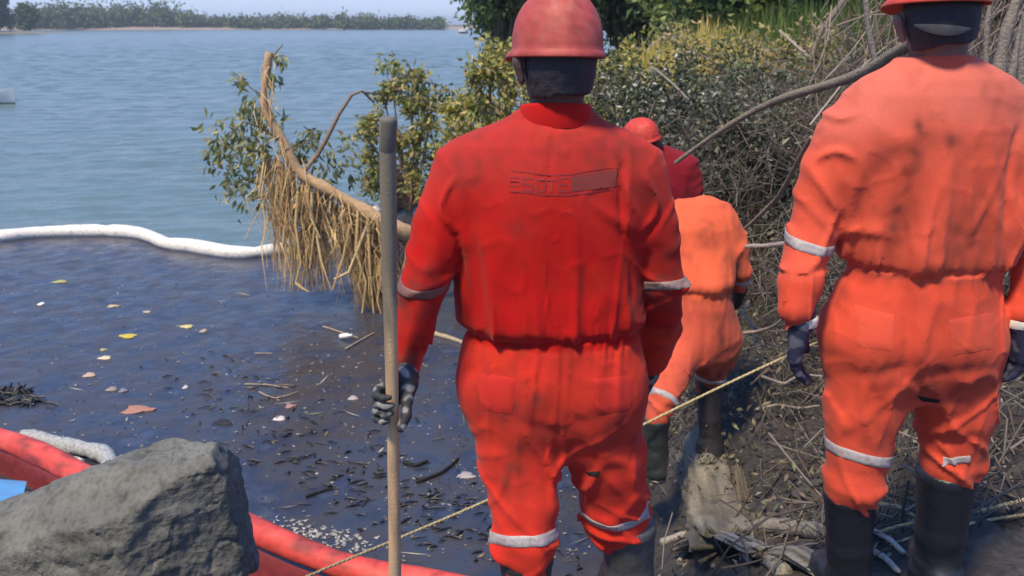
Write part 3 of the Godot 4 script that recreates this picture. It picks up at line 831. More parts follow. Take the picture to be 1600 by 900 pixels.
func worker_bent() -> void:
	var root := Vector3(1.0, 0.62, -4.5)
	var rows := [[317, 1060, 1134, .11, .21], [332, 1052, 1143, .13, .17], [352, 1048, 1148, .145, .13], [385, 1044, 1152, .15, .10], [425, 1048, 1150, .155, .03], [442, 1052, 1146, .15, .0], [453, 1056, 1142, .135, .0], [475, 1051, 1148, .15, .0], [525, 1053, 1152, .165, .0], [555, 1066, 1146, .14, .0]]
	var ls := [at(1062, 358, 4.66), at(1048, 400, 4.75), at(1045, 445, 4.85), at(1050, 470, 4.95)]
	var rs := [at(1136, 358, 4.66), at(1153, 390, 4.58), at(1157, 425, 4.56), at(1155, 446, 4.62)]
	var ll := [at(1080, 530, 4.48), at(1058, 570, 4.36), at(1036, 618, 4.22), at(1028, 652, 4.16)]
	var rl := [at(1120, 530, 4.52), at(1112, 572, 4.52), at(1108, 600, 4.52)]
	var P := {seed = 41.0, waist = at(1100, 453, 4.5).y, cx = at(1100, 400, 4.5).x, half = 0.17, grooves = [], cuffs = [ll[3], rl[2]], creases = [[at(1102, 520, 4.36), Vector3(0, 1, 0), 0.12, 0.010]]}
	var spots := [[at(1100, 370, 4.45), 0.15, 0.09, 0.3], [at(1140, 520, 4.4), 0.12, 0.22, 0.5], [at(1105, 590, 4.4), 0.14, 0.1, 0.85], [at(1152, 420, 4.5), 0.09, 0.15, 0.7], [at(1060, 600, 4.3), 0.06, 0.08, 0.4]]
	var w := worker("bending worker in dusty orange coverall stepping on the grey log, head bowed out of sight", root, rows, 4.5, [[ls, [.085, .068, .055, .045]], [rs, [.085, .068, .058, .046]], [[at(1066, 338, 4.70), at(1098, 334, 4.70), at(1128, 342, 4.70)], [.085, .092, .082]]], [[ll, [.125, .10, .092, .070]], [rl, [.12, .105, .080]]], P, Color(.72, .135, .065), Color(.60, .11, .065), spots, 0.0125)
	var t: Node3D = w[0]
	var f: Field = w[1]
	var mb := sub(root); strip(f, at(1034, 628, 4.2), ll[2] - ll[1], 0.028, 0.13, mb); commit(mb, "reflective_strip", M.reflective, t)
	mb = sub(root); strip(f, at(1157, 436, 4.58), rs[3] - rs[2], 0.03, 0.08, mb); commit(mb, "reflective_strip", M.reflective, t)
	mb = sub(root); strip(f, at(1108, 588, 4.52), rl[2] - rl[1], 0.024, 0.13, mb); commit(mb, "reflective_strip", M.reflective, t)
	boot(t, root, at(1108, 594, 4.52), at(1110, 700, 4.50), at(1110, 728, 4.47).y, Vector3(0.05, 0, -1).normalized(), .070, .058, Color(.035, .034, .042), 0.012)
	boot(t, root, at(1026, 655, 4.17), at(1022, 712, 4.16), at(1022, 748, 4.15).y, Vector3(-0.3, 0, -1).normalized(), .068, .056, Color(.030, .036, .038), 0.012)
	head(t, root, at(1092, 385, 5.06), at(1096, 352, 4.90), Vector3(-0.1, -0.85, -0.6).normalized(), Color(.13, .07, .055), 0.06, 0.011, true)
	obj("helmet", dome(Transform3D(Basis(Vector3.RIGHT, -0.95), at(1092, 380, 5.10) - root), .112, .132, .15, .045, Color(.62, .06, .04)), M.helmet_plastic, t)
	for s in [[at(1157, 452, 4.66), 1.0], [at(1052, 476, 4.98), -1.0]]:
		var g := Field.new()
		hanging_hand(g, s[0], Vector3(0, -0.8, -0.6).normalized(), Vector3(s[1], 0, 0), Vector3(0, 0.5, -0.8).normalized())
		obj("glove", nets(g.dist, g.lo, g.hi, 0.007, root, func(_p): return Color(.03, .03, .036)), M.glove, t)

func worker_far() -> void:
	var fz := 5.95
	var root := Vector3(0.92, height(0.92, -fz), -fz)
	var rows := [[228, 1006, 1046, .085, .05], [238, 990, 1068, .115, .05], [255, 978, 1080, .135, .03], [290, 976, 1082, .15, .0], [330, 980, 1078, .155, .0], [352, 984, 1074, .15, .0], [362, 988, 1068, .135, .0], [380, 983, 1074, .15, .0], [415, 980, 1076, .165, .0], [435, 990, 1066, .14, .0]]
	var ls := [at(984, 262, 5.95), at(976, 310, 5.95), at(978, 352, 6.05)]
	var rs := [at(1074, 262, 5.95), at(1084, 300, 5.92), at(1078, 340, 6.1)]
	var g0 := root.y + 0.36
	var lk := at(1006, 420, 5.95); var rk := at(1050, 420, 5.95)
	var ll := [lk, Vector3(lk.x - 0.02, lerpf(lk.y, g0, 0.55), lk.z), Vector3(lk.x - 0.03, g0, lk.z)]
	var rl := [rk, Vector3(rk.x + 0.02, lerpf(rk.y, g0, 0.55), rk.z), Vector3(rk.x + 0.03, g0, rk.z)]
	var P := {seed = 61.0, waist = at(1030, 362, 5.95).y, cx = at(1030, 300, 5.95).x, half = 0.21, grooves = [], cuffs = [ll[2], rl[2]], creases = []}
	var w := worker("farthest worker, small red helmet and dark red shoulder behind the bending worker", root, rows, fz, [[ls, [.085, .066, .05]], [rs, [.09, .068, .05]]], [[ll, [.12, .10, .08]], [rl, [.12, .10, .08]]], P, Color(.22, .016, .028), Color(.30, .02, .025), [], 0.016)
	var t: Node3D = w[0]
	for k in [ll[2], rl[2]]:
		boot(t, root, k, Vector3(k.x, root.y + 0.12, k.z), root.y, Vector3(0, 0, -1), .07, .056, Color(.03, .03, .034), 0.014)
	var c := at(1004, 216, 5.93)
	head(t, root, c, at(1022, 234, 5.99), Vector3(-0.5, -0.2, -0.8).normalized(), Color(.10, .05, .042), 0.05, 0.012, true)
	obj("helmet", dome(Transform3D(Basis(Vector3.UP, 0.6) * Basis(Vector3.BACK, 0.22) * Basis(Vector3.RIGHT, -0.1), at(1003, 219, 5.93) - root), .114, .134, .145, .04, Color(.62, .045, .03)), M.helmet_plastic, t)
	for s in [[ls[2], -1.0], [rs[2], 1.0]]:
		var g := Field.new()
		hanging_hand(g, s[0], Vector3(0, -0.9, -0.4).normalized(), Vector3(s[1], 0, 0), Vector3(0, 0.3, -0.95).normalized())
		obj("glove", nets(g.dist, g.lo, g.hi, 0.009, root, func(_p): return Color(.03, .03, .036)), M.glove, t)

# ---------------------------------------------------------------- setting
var boom_line := []

func lines() -> void:
	for q in [[-330, 372], [-150, 374], [-60, 366], [0, 369], [40, 365], [90, 362], [150, 361], [205, 363], [235, 370], [262, 381], [295, 384], [330, 390], [365, 395], [405, 394], [450, 387], [505, 379], [560, 350], [605, 322], [640, 314]]:
		boom_line.append(on(q[0], q[1], 0.06))
	boom_line.append(Vector3(-1.2, 0.10, -16.4))

func terrain() -> void:
	var xs := []; var zs := []
	var x := -4.5
	while x < 6.0: xs.append(x); x += 0.09
	var d := 0.12
	while x < 90.0: xs.append(x); x += d; d *= 1.18
	d = 0.15; x = -4.5 - d
	while x > -60.0: xs.push_front(x); d *= 1.25; x -= d
	var z := 8.0
	while z > -1.5: zs.append(z); z -= 0.35
	while z > -9.0: zs.append(z); z -= 0.09
	d = 0.1
	while z > -150.0: zs.append(z); z -= d; d *= 1.06
	var mb := MB.new()
	var nx := xs.size()
	for zz in zs:
		for xx in xs:
			var h := height(xx, zz)
			var n := noise.get_noise_3d(xx * 2.2, 11.0, zz * 2.2) * 0.5 + 0.5
			var n2 := rough.get_noise_3d(xx * 9.0, 5.0, zz * 9.0) * 0.5 + 0.5
			var col := Color(.045, .041, .043).lerp(Color(.080, .076, .078), n)
			col = col.lerp(Color(.035, .032, .032), smoothstep(0.42, 0.72, n2) * 0.8)
			if zz < -6.0: col = col.lerp(Color(.06, .05, .038), 0.6)
			col = col.lerp(Color(.018, .017, .018), 1.0 - smoothstep(0.05, 0.35 + n * 0.2, h))       # oiled edge
			mb.add(Vector3(xx, h, zz), col)
	for j in zs.size() - 1:
		for i in nx - 1:
			var b := j * nx + i
			mb.quad(b, b + nx, b + nx + 1, b + 1)
	tag(commit(mb, "ground", M.mud), "grey muddy river bank strewn with bits of wood", "ground", "", "structure")

func water() -> void:
	var mb := MB.new()
	var zs := []
	var z := 10.0
	while z > -11.5: zs.append(z); z -= 1.2
	var d := 0.07
	while z > -900.0: zs.append(z); z -= d; d = maxf(d, -z * 0.0075)
	zs.append(-3000.0)
	var nx := 230
	for zz in zs:
		for i in nx + 1:
			var u := float(i) / nx * 2.0 - 1.0
			var w := 16.0 + absf(zz) * 0.9
			var xx := u * w * (1.0 if absf(u) < 0.98 else 6.0) - 1.0
			var amp := smoothstep(11.3, 13.5, -zz) * (1.0 - smoothstep(150.0, 300.0, -zz))
			var big := noise.get_noise_2d(xx * 0.28, zz * 0.8) * 0.036 + noise.get_noise_2d(xx * 1.0 + 50.0, zz * 2.6) * 0.018
			big += (1.0 - absf(noise.get_noise_2d(xx * 0.55 + zz * 0.2, zz * 1.5 + 30.0)) * 2.0) * 0.02
			mb.add(Vector3(xx, -0.06 + big * amp * (1.0 + smoothstep(20.0, 90.0, -zz) * 1.6), zz))
	for j in zs.size() - 1:
		for i in nx:
			var b := j * (nx + 1) + i
			mb.quad(b, b + nx + 1, b + nx + 2, b + 1)
	tag(commit(mb, "river_water", M.water), "rippled blue river beyond the white floating boom", "water", "", "structure")
	# the film of oil held in by the booms
	var poly := PackedVector2Array()
	for p in boom_line: poly.append(Vector2(p.x, p.z))
	for i in range(11, 0, -1):
		poly.append(shore[i] + Vector2(0.7 if i < 12 and i > 4 else 0.1, 0.7 if i <= 4 else 0.0))
	var tri := Geometry2D.triangulate_polygon(poly)
	mb = MB.new()
	for p in poly: mb.add(Vector3(p.x, 0.0, p.y))
	for k in range(0, tri.size(), 3): mb.tri(tri[k], tri[k + 1], tri[k + 2])
	var up := mb.mesh()
	tag(obj("oily_water", up, M.oil), "dark oil-covered water between the white boom and the bank", "water", "", "structure")

func booms() -> void:
	var t := thing("containment_boom", boom_line[6], "long white floating containment boom curving across the river", "boom")
	var c := Curve3D.new()
	for i in boom_line.size():
		var tan_: Vector3 = (boom_line[mini(i + 1, boom_line.size() - 1)] - boom_line[maxi(i - 1, 0)]) * 0.18
		c.add_point(boom_line[i], -tan_, tan_)
	var pts := PackedVector3Array(); var rr := PackedFloat32Array()
	var l := c.get_baked_length()
	var n := int(l / 0.11)
	for i in n + 1:
		var s := l * i / n
		pts.append(c.sample_baked(s))
		var m := fmod(s, 1.5)
		rr.append(0.098 + 0.008 * sin(s * 3.1) - 0.022 * exp(-pow(minf(m, 1.5 - m) / 0.06, 2)))
	var mb := sub(t.position); mb.tube(pts, rr, 14, Color.WHITE, 0.02); commit(mb, "float", M.boom_white, t)
	for i in n:
		if fmod(i * 0.11, 1.5) < 0.11:
			mb = sub(t.position)
			var dd := (pts[i + 1] - pts[i]).normalized()
			mb.tube(PackedVector3Array([pts[i] - dd * 0.03, pts[i] + dd * 0.03]), PackedFloat32Array([0.084, 0.084]), 12, Color(.4, .4, .4))
			commit(mb, "tie_band", M.reflective, t)
	# red boom by the bank: float on top, dark skirt under it
	var line := []
	for q in [[-260, 700], [-120, 676], [-40, 678], [0, 688], [50, 704], [95, 724], [140, 745], [200, 764], [280, 788], [350, 812], [400, 832], [450, 855], [500, 875], [560, 894], [640, 909], [720, 922], [790, 945]]:
		line.append(on(q[0], q[1], 0.22))
	t = thing("containment_boom", line[4], "red floating boom with dark skirt running behind the big rock", "boom")
	c = Curve3D.new()
	for i in line.size():
		var tan_: Vector3 = (line[mini(i + 1, line.size() - 1)] - line[maxi(i - 1, 0)]) * 0.18
		c.add_point(line[i], -tan_, tan_)
	l = c.get_baked_length(); n = int(l / 0.08)
	pts = PackedVector3Array(); rr = PackedFloat32Array()
	var side := []
	for i in n + 1:
		var s := l * i / n
		var p := c.sample_baked(s)
		pts.append(p + Vector3(0, 0.015 * sin(s * 2.0), 0)); rr.append(0.076 + 0.006 * sin(s * 4.0 + 1.0))
		side.append(p)
	mb = sub(t.position); mb.tube(pts, rr, 18, Color(.68, .075, .065), 0.03)
	for i in mb.c.size():
		var q := mb.v[i]
		var dn := noise.get_noise_3d(q.x * 3.0, q.y * 9.0, q.z * 3.0) * 0.6 + noise.get_noise_3d(q.x * 14.0, q.y * 14.0, q.z * 14.0) * 0.4
		mb.c[i] = mb.c[i].lerp(Color(.16, .045, .045), smoothstep(0.08, 0.5, dn) * 0.75).lerp(Color(.72, .17, .15), 0.5 * smoothstep(0.1, 0.5, -dn))
	commit(mb, "float", M.boom_red, t)
	mb = sub(t.position)
	for i in n + 1:
		var dd: Vector3 = (side[mini(i + 1, n)] - side[maxi(i - 1, 0)]).normalized()
		var o := dd.cross(Vector3.UP).normalized()
		if o.z < 0: o = -o
		for e in [[0.060, -0.045], [0.085, -0.10], [0.075, -0.17], [0.10, -0.27]]:
			var wv: float = 0.018 * sin(i * 0.31) * absf(e[1]) * 5.0
			mb.add(side[i] + o * (e[0] + wv) + Vector3(0, e[1], 0))
	for i in n:
		for e in 3: mb.quad(i * 4 + e, i * 4 + e + 1, i * 4 + e + 5, i * 4 + e + 4)
	commit(mb, "skirt", M.boom_skirt, t)

func tube_thing(called: String, label: String, cat: String, pts: Array, r0_: float, r1_: float, col: Color, m: Material, sides := 8, group := "", wob := 0.08, steps := 6) -> MeshInstance3D:
	var c := Curve3D.new()
	for i in pts.size():
		var tan_: Vector3 = (pts[mini(i + 1, pts.size() - 1)] - pts[maxi(i - 1, 0)]) * 0.17
		c.add_point(pts[i], -tan_, tan_)
	var l := c.get_baked_length()
	var n := maxi(3, (pts.size() - 1) * steps)
	var pp := PackedVector3Array(); var rr := PackedFloat32Array()
	for i in n + 1:
		var s := float(i) / n
		pp.append(c.sample_baked(l * s)); rr.append(lerpf(r0_, r1_, s) * (1.0 + wob * sin(s * 23.0 + pts[0].x * 9.0)))
	var mb := sub(pts[0])
	mb.tube(pp, rr, sides, col, wob, true, 0.12)
	var o := obj(called, mb.mesh(), m, null, pts[0])
	tag(o, label, cat, group)
	return o

func ropes() -> void:
	var pts := []
	for q in [[300, 985, 2.75], [470, 905, 3.25], [620, 842, 3.75], [765, 780, 4.12], [900, 716, 4.14], [1012, 660, 4.05], [1110, 612, 4.15], [1212, 564, 4.3], [1262, 541, 4.7], [1310, 522, 5.1]]:
		pts.append(at(q[0], q[1], q[2]))
	var c := Curve3D.new()
	for i in pts.size():
		var tan_: Vector3 = (pts[mini(i + 1, pts.size() - 1)] - pts[maxi(i - 1, 0)]) * 0.17
		c.add_point(pts[i], -tan_, tan_)
	twist("rope", "pale yellow rope stretched from the lower left to the bending worker's knee", c, 0.0062)
	c = Curve3D.new()
	for q in [[1375, 848], [1400, 840], [1480, 825], [1545, 812], [1610, 795], [1700, 770]]: c.add_point(gp(q[0], q[1]) + Vector3(0, 0.05, 0))
	twist("rope", "yellow-green rope on the ground beside the right worker's boot, the upper of two", c, 0.007)
	c = Curve3D.new()
	for q in [[1390, 862], [1440, 845], [1500, 832], [1560, 820], [1620, 812], [1700, 800]]: c.add_point(gp(q[0], q[1]) + Vector3(0, 0.03, 0))
	twist("rope", "yellow-green rope on the ground beside the right worker's boot, the lower of two", c, 0.006)

func twist(called: String, label: String, c: Curve3D, r: float) -> void:
	var l := c.get_baked_length()
	var n := int(l / 0.02)
	var o := c.sample_baked(0)
	var t := thing(called, o, label, "rope")
	for k in 3:
		var pp := PackedVector3Array(); var rr := PackedFloat32Array()
		for i in n + 1:
			var s := l * i / n
			var p := c.sample_baked(s)
			var d := (c.sample_baked(minf(s + 0.02, l)) - c.sample_baked(maxf(s - 0.02, 0))).normalized()
			var u := d.cross(Vector3.UP).normalized(); var w := u.cross(d)
			var an := s * 70.0 + TAU * k / 3.0
			pp.append(p + (u * cos(an) + w * sin(an)) * r * 0.55); rr.append(r * 0.62)
		var mb := sub(o); mb.tube(pp, rr, 5, Color(.44, .37, .18) if k != 1 else Color(.48, .43, .27))
		commit(mb, "strand", M.rope, t)

# ---------------------------------------------------------------- plants
func rv() -> Vector3: return Vector3(rng.randfn(), rng.randfn(), rng.randfn())

func leaves(mb: MB, c: Vector3, r: Vector3, n: int, l: float, w: float, pal: Array, droop := 0.3) -> void:
	for i in n:
		var p := c + rv() * r * 0.48
		var d := (rv() + Vector3(0, -droop, 0)).normalized()
		var s := d.cross(rv()).normalized()
		var col: Color = pal[rng.randi() % pal.size()]
		var k := rng.randf_range(0.7, 1.3)
		mb.leaf(p, d, s, l * rng.randf_range(0.6, 1.3), w * rng.randf_range(0.7, 1.2), Color(col.r * k, col.g * k, col.b * k))

func shrub(called: String, label: String, cat: String, group: String, base: Vector3, clumps: Array, per: int, l: float, w: float, pal: Array, stem: Color, sr: float, m := "leaf") -> Node3D:
	var t := thing(called, base, label, cat, group)
	var mb := sub(base)
	var lf := sub(base)
	for c in clumps:
		var q: Vector3 = c[0]
		var r: float = c[1]
		var mid := base.lerp(q, 0.5) + Vector3(rng.randf_range(-0.1, 0.1), 0.12, 0) * base.distance_to(q) * 0.5
		mb.tube(PackedVector3Array([base, base.lerp(mid, 0.5) + rv() * 0.01, mid, mid.lerp(q, 0.55) + rv() * 0.02, q]), PackedFloat32Array([sr, sr * 0.8, sr * 0.6, sr * 0.42, sr * 0.25]), 6, stem, 0.1, true, 0.15)
		for k in 7:
			var e := q + rv() * r * 0.55
			mb.tube(PackedVector3Array([mid.lerp(q, 0.6 + 0.05 * k), (mid.lerp(q, 0.8) + e) * 0.5 + rv() * r * 0.08, e]), PackedFloat32Array([sr * 0.3, sr * 0.2, sr * 0.08]), 4, stem, 0.0, false)
			leaves(lf, e, Vector3.ONE * r * 0.62, int(per / 7.0), l, w, pal)
	commit(mb, "stem", M.twig, t)
	commit(lf, "foliage", M[m], t)
	return t

func tangle(mb: MB, lo: Vector3, hi: Vector3, n: int, len_: Vector2, rad: Vector2, pal: Array, bias: Vector3, onground := true, bend := 0.25, f = null) -> void:
	for i in n:
		var p := Vector3(rng.randf_range(lo.x, hi.x), 0, rng.randf_range(lo.z, hi.z))
		var g := maxf(height(p.x, p.z), 0.0) if onground else 0.0
		p.y = g + lerpf(lo.y, hi.y, pow(rng.randf(), 1.3))
		if f != null and not f.call(p): continue
		var d := (rv() * 0.8 + bias * (1.0 if rng.randf() < 0.5 else -1.0)).normalized()
		var l := rng.randf_range(len_.x, len_.y)
		var b := rv() * bend * l
		var r := rng.randf_range(rad.x, rad.y)
		var col: Color = pal[rng.randi() % pal.size()]
		var k := rng.randf_range(0.7, 1.25)
		var q0 := p - d * l * 0.5; var q3 := p + d * l * 0.5
		mb.tube(PackedVector3Array([q0, p - d * l * 0.18 + b * 0.35, p + d * l * 0.18 + b * 0.3, q3]), PackedFloat32Array([r, r * 0.85, r * 0.65, r * 0.25]), 4, Color(col.r * k, col.g * k, col.b * k), 0.0, false)

const GREY_TWIGS := [Color(.10, .085, .078), Color(.15, .13, .12), Color(.06, .05, .047), Color(.22, .20, .18), Color(.12, .095, .08)]
const YG := [Color(.46, .43, .14), Color(.34, .37, .12), Color(.54, .47, .22), Color(.22, .28, .10)]
const DG := [Color(.11, .17, .09), Color(.16, .23, .12), Color(.075, .12, .07), Color(.24, .30, .18)]
const GG := [Color(.09, .115, .075), Color(.07, .085, .065), Color(.15, .17, .115), Color(.035, .046, .036), Color(.07, .085, .06), Color(.55, .56, .52)]

func fallen_tree() -> void:
	var z := 9.3
	var base := at(640, 372, z)
	var t := thing("fallen_tree", Vector3(base.x, 0, base.z), "leaning bare tree with pale peeling trunk and straw-coloured hanging roots", "tree")
	var o := t.position
	var P := func(x, y, dz := 0.0): return at(x, y, z + dz)
	var trunk := [P.call(760, 420, 0.5), P.call(680, 385, 0.3), P.call(620, 357), P.call(585, 340), P.call(540, 312), P.call(500, 290), P.call(470, 272), P.call(452, 245), P.call(440, 215), P.call(424, 190), P.call(412, 160), P.call(416, 118), P.call(421, 82)]
	var c := Curve3D.new()
	for i in trunk.size():
		var tan_: Vector3 = (trunk[mini(i + 1, trunk.size() - 1)] - trunk[maxi(i - 1, 0)]) * 0.16
		c.add_point(trunk[i], -tan_, tan_)
	var l := c.get_baked_length()
	var pp := PackedVector3Array(); var rr := PackedFloat32Array()
	for i in 61:
		var s := i / 60.0
		pp.append(c.sample_baked(l * s)); rr.append(lerpf(0.112, 0.034, pow(s, 0.8)) * (1.0 + 0.12 * sin(s * 47.0) + 0.10 * sin(s * 19.0 + 1.0) + 0.06 * sin(s * 91.0)))
	var mb := sub(o); mb.tube(pp, rr, 12, Color(.62, .43, .25), 0.10, true, 0.16); commit(mb, "trunk", M.wood, t)
	for b in [[[P.call(494, 246, 0.05), P.call(512, 214), P.call(530, 178), P.call(550, 148), P.call(566, 142), P.call(584, 160, 0.1)], 0.026, Color(.33, .25, .19)], [[P.call(566, 144), P.call(590, 146, .1), P.call(612, 156, .2)], 0.010, Color(.16, .13, .10)], [[P.call(470, 275), P.call(492, 246, 0.05), P.call(496, 240, 0.05)], 0.03, Color(.40, .28, .17)], [[P.call(440, 222), P.call(410, 200, -.1), P.call(380, 190, -.2), P.call(352, 222, -.2)], 0.012, Color(.16, .13, .09)], [[P.call(415, 150), P.call(395, 140, .1), P.call(378, 124, .15)], 0.010, Color(.14, .12, .09)], [[P.call(421, 95), P.call(434, 78), P.call(442, 70)], 0.012, Color(.35, .25, .16)], [[P.call(450, 240), P.call(478, 222), P.call(500, 205)], 0.010, Color(.2, .15, .1)]]:
		mb = sub(o)
		var ps := PackedVector3Array(b[0]); var rs := PackedFloat32Array()
		for i in ps.size(): rs.append(b[1] * (1.0 - 0.6 * i / (ps.size() - 1)))
		mb.tube(ps, rs, 7, b[2], 0.08); commit(mb, "branch", M.wood, t)
	# hanging roots and dry fibres: two curtains under the trunk
	mb = sub(o)
	var straw := [Color(.76, .57, .28), Color(.66, .46, .22), Color(.82, .66, .38), Color(.42, .29, .16), Color(.70, .45, .22)]
	for spec in [[412, 505, 232, 300, 385, 455, 620], [540, 606, 318, 352, 430, 515, 760], [470, 560, 285, 330, 330, 420, 330], [402, 440, 250, 300, 330, 395, 70], [588, 640, 345, 372, 440, 530, 90]]:
		for i in spec[6]:
			var s := rng.randf()
			var x0 := lerpf(spec[0], spec[1], s)
			var y0 := lerpf(spec[2], spec[3], s) + rng.randf_range(-8, 8)
			var cl := noise.get_noise_1d(s * 9.0 + spec[0] * 0.37)
			if cl < -0.02 and rng.randf() < 0.85: continue
			var y1 := lerpf(lerpf(y0, spec[4], 0.35), spec[5], clampf(rng.randf() * 0.8 + cl * 0.9 + 0.1, 0.0, 1.0))
			var x1: float = x0 + rng.randfn() * 11.0 + cl * 38.0 + rng.randfn() * (14.0 if i % 5 == 0 else 2.0) + (x0 - (spec[0] + spec[1]) * 0.5) * -0.25
			var dz := 0.10 + rng.randfn() * 0.09
			var a: Vector3 = P.call(x0, y0 + 6.0, dz); var b: Vector3 = P.call(x1, y1, dz)
			if b.y < 0.02: b.y = 0.02
			var col: Color = straw[rng.randi() % 5]
			var k := rng.randf_range(0.6, 1.2)
			var r := 0.004 + 0.010 * pow(rng.randf(), 3.0)
			var w := rv() * (0.10 if i % 4 == 0 else 0.05)
			mb.tube(PackedVector3Array([a, a.lerp(b, 0.3) + w, a.lerp(b, 0.65) - w * 0.7 + rv() * 0.015, b]), PackedFloat32Array([r, r * 0.9, r * 0.75, r * 0.35]), 4, Color(col.r * k, col.g * k, col.b * k), 0.0, false)
	for i in mb.c.size():      # oil-stained ends
		var yy := mb.v[i].y + o.y
		mb.c[i] = mb.c[i].lerp(Color(.10, .075, .05), 0.75 * (1.0 - smoothstep(0.02, 0.38, yy + 0.15 * noise.get_noise_3d(mb.v[i].x * 6.0, 0, mb.v[i].z * 6.0))))
	for k in 60:              # loose fibres that cling along the trunk
		var q := c.sample_baked(l * rng.randf_range(0.38, 0.97)) + rv() * 0.05
		var e := q + Vector3(rng.randfn() * 0.10, -rng.randf_range(0.08, 0.45), 0.06 + rng.randfn() * 0.06)
		var col: Color = straw[rng.randi() % 5]
		mb.tube(PackedVector3Array([q, q.lerp(e, 0.4) + rv() * 0.03, e]), PackedFloat32Array([.006, .005, .002]), 4, col * 0.9, 0.0, false)
	var roots := commit(mb, "hanging_roots", M.twig, t)
	tag(roots, "straw-coloured hanging roots", "", "", "stuff")
	# thicker single roots that stand out of the curtains
	for b in [[[466, 300], [462, 350], [470, 410], [462, 442]], [[478, 300], [492, 352], [484, 420]], [[488, 300], [486, 340], [500, 372]], [[560, 330], [556, 392], [572, 440], [566, 490]], [[590, 345], [598, 400], [590, 470], [600, 505]], [[548, 350], [536, 405], [520, 452]], [[575, 350], [545, 425], [522, 436]], [[462, 442], [474, 452], [482, 456]], [[575, 340], [578, 420], [584, 492]]]:
		mb = sub(o)
		var ps := PackedVector3Array(); var rs := PackedFloat32Array()
		for i in b.size():
			ps.append(P.call(b[i][0], b[i][1], -0.10)); rs.append(0.020 * (1.0 - 0.5 * i / (b.size() - 1)))
		mb.tube(ps, rs, 7, straw[rng.randi() % 3], 0.1, true, 0.15); commit(mb, "root", M.wood, t)
	var lf := sub(o)
	for q in [[352, 218, 26, 60], [346, 245, 22, 50], [378, 205, 30, 90], [395, 240, 26, 80], [405, 180, 24, 60], [380, 128, 12, 26], [385, 270, 24, 60], [365, 290, 18, 34], [420, 225, 22, 60], [400, 305, 24, 40], [440, 92, 10, 22], [432, 122, 10, 22], [440, 190, 18, 30], [480, 215, 16, 30], [500, 210, 14, 28], [520, 250, 18, 36], [470, 240, 22, 60], [398, 160, 18, 40], [545, 260, 16, 30], [510, 285, 22, 40]]:
		leaves(lf, P.call(q[0] - 6, q[1], rng.randf_range(0.05, 0.4)), Vector3.ONE * q[2] * 0.0068 * 1.1, int(q[3] * 0.85), 0.12, 0.045, [Color(.32, .34, .17), Color(.23, .27, .14), Color(.46, .44, .20), Color(.38, .38, .25), Color(.16, .18, .11)], 1.3)
	commit(lf, "foliage", M.leaf, t)

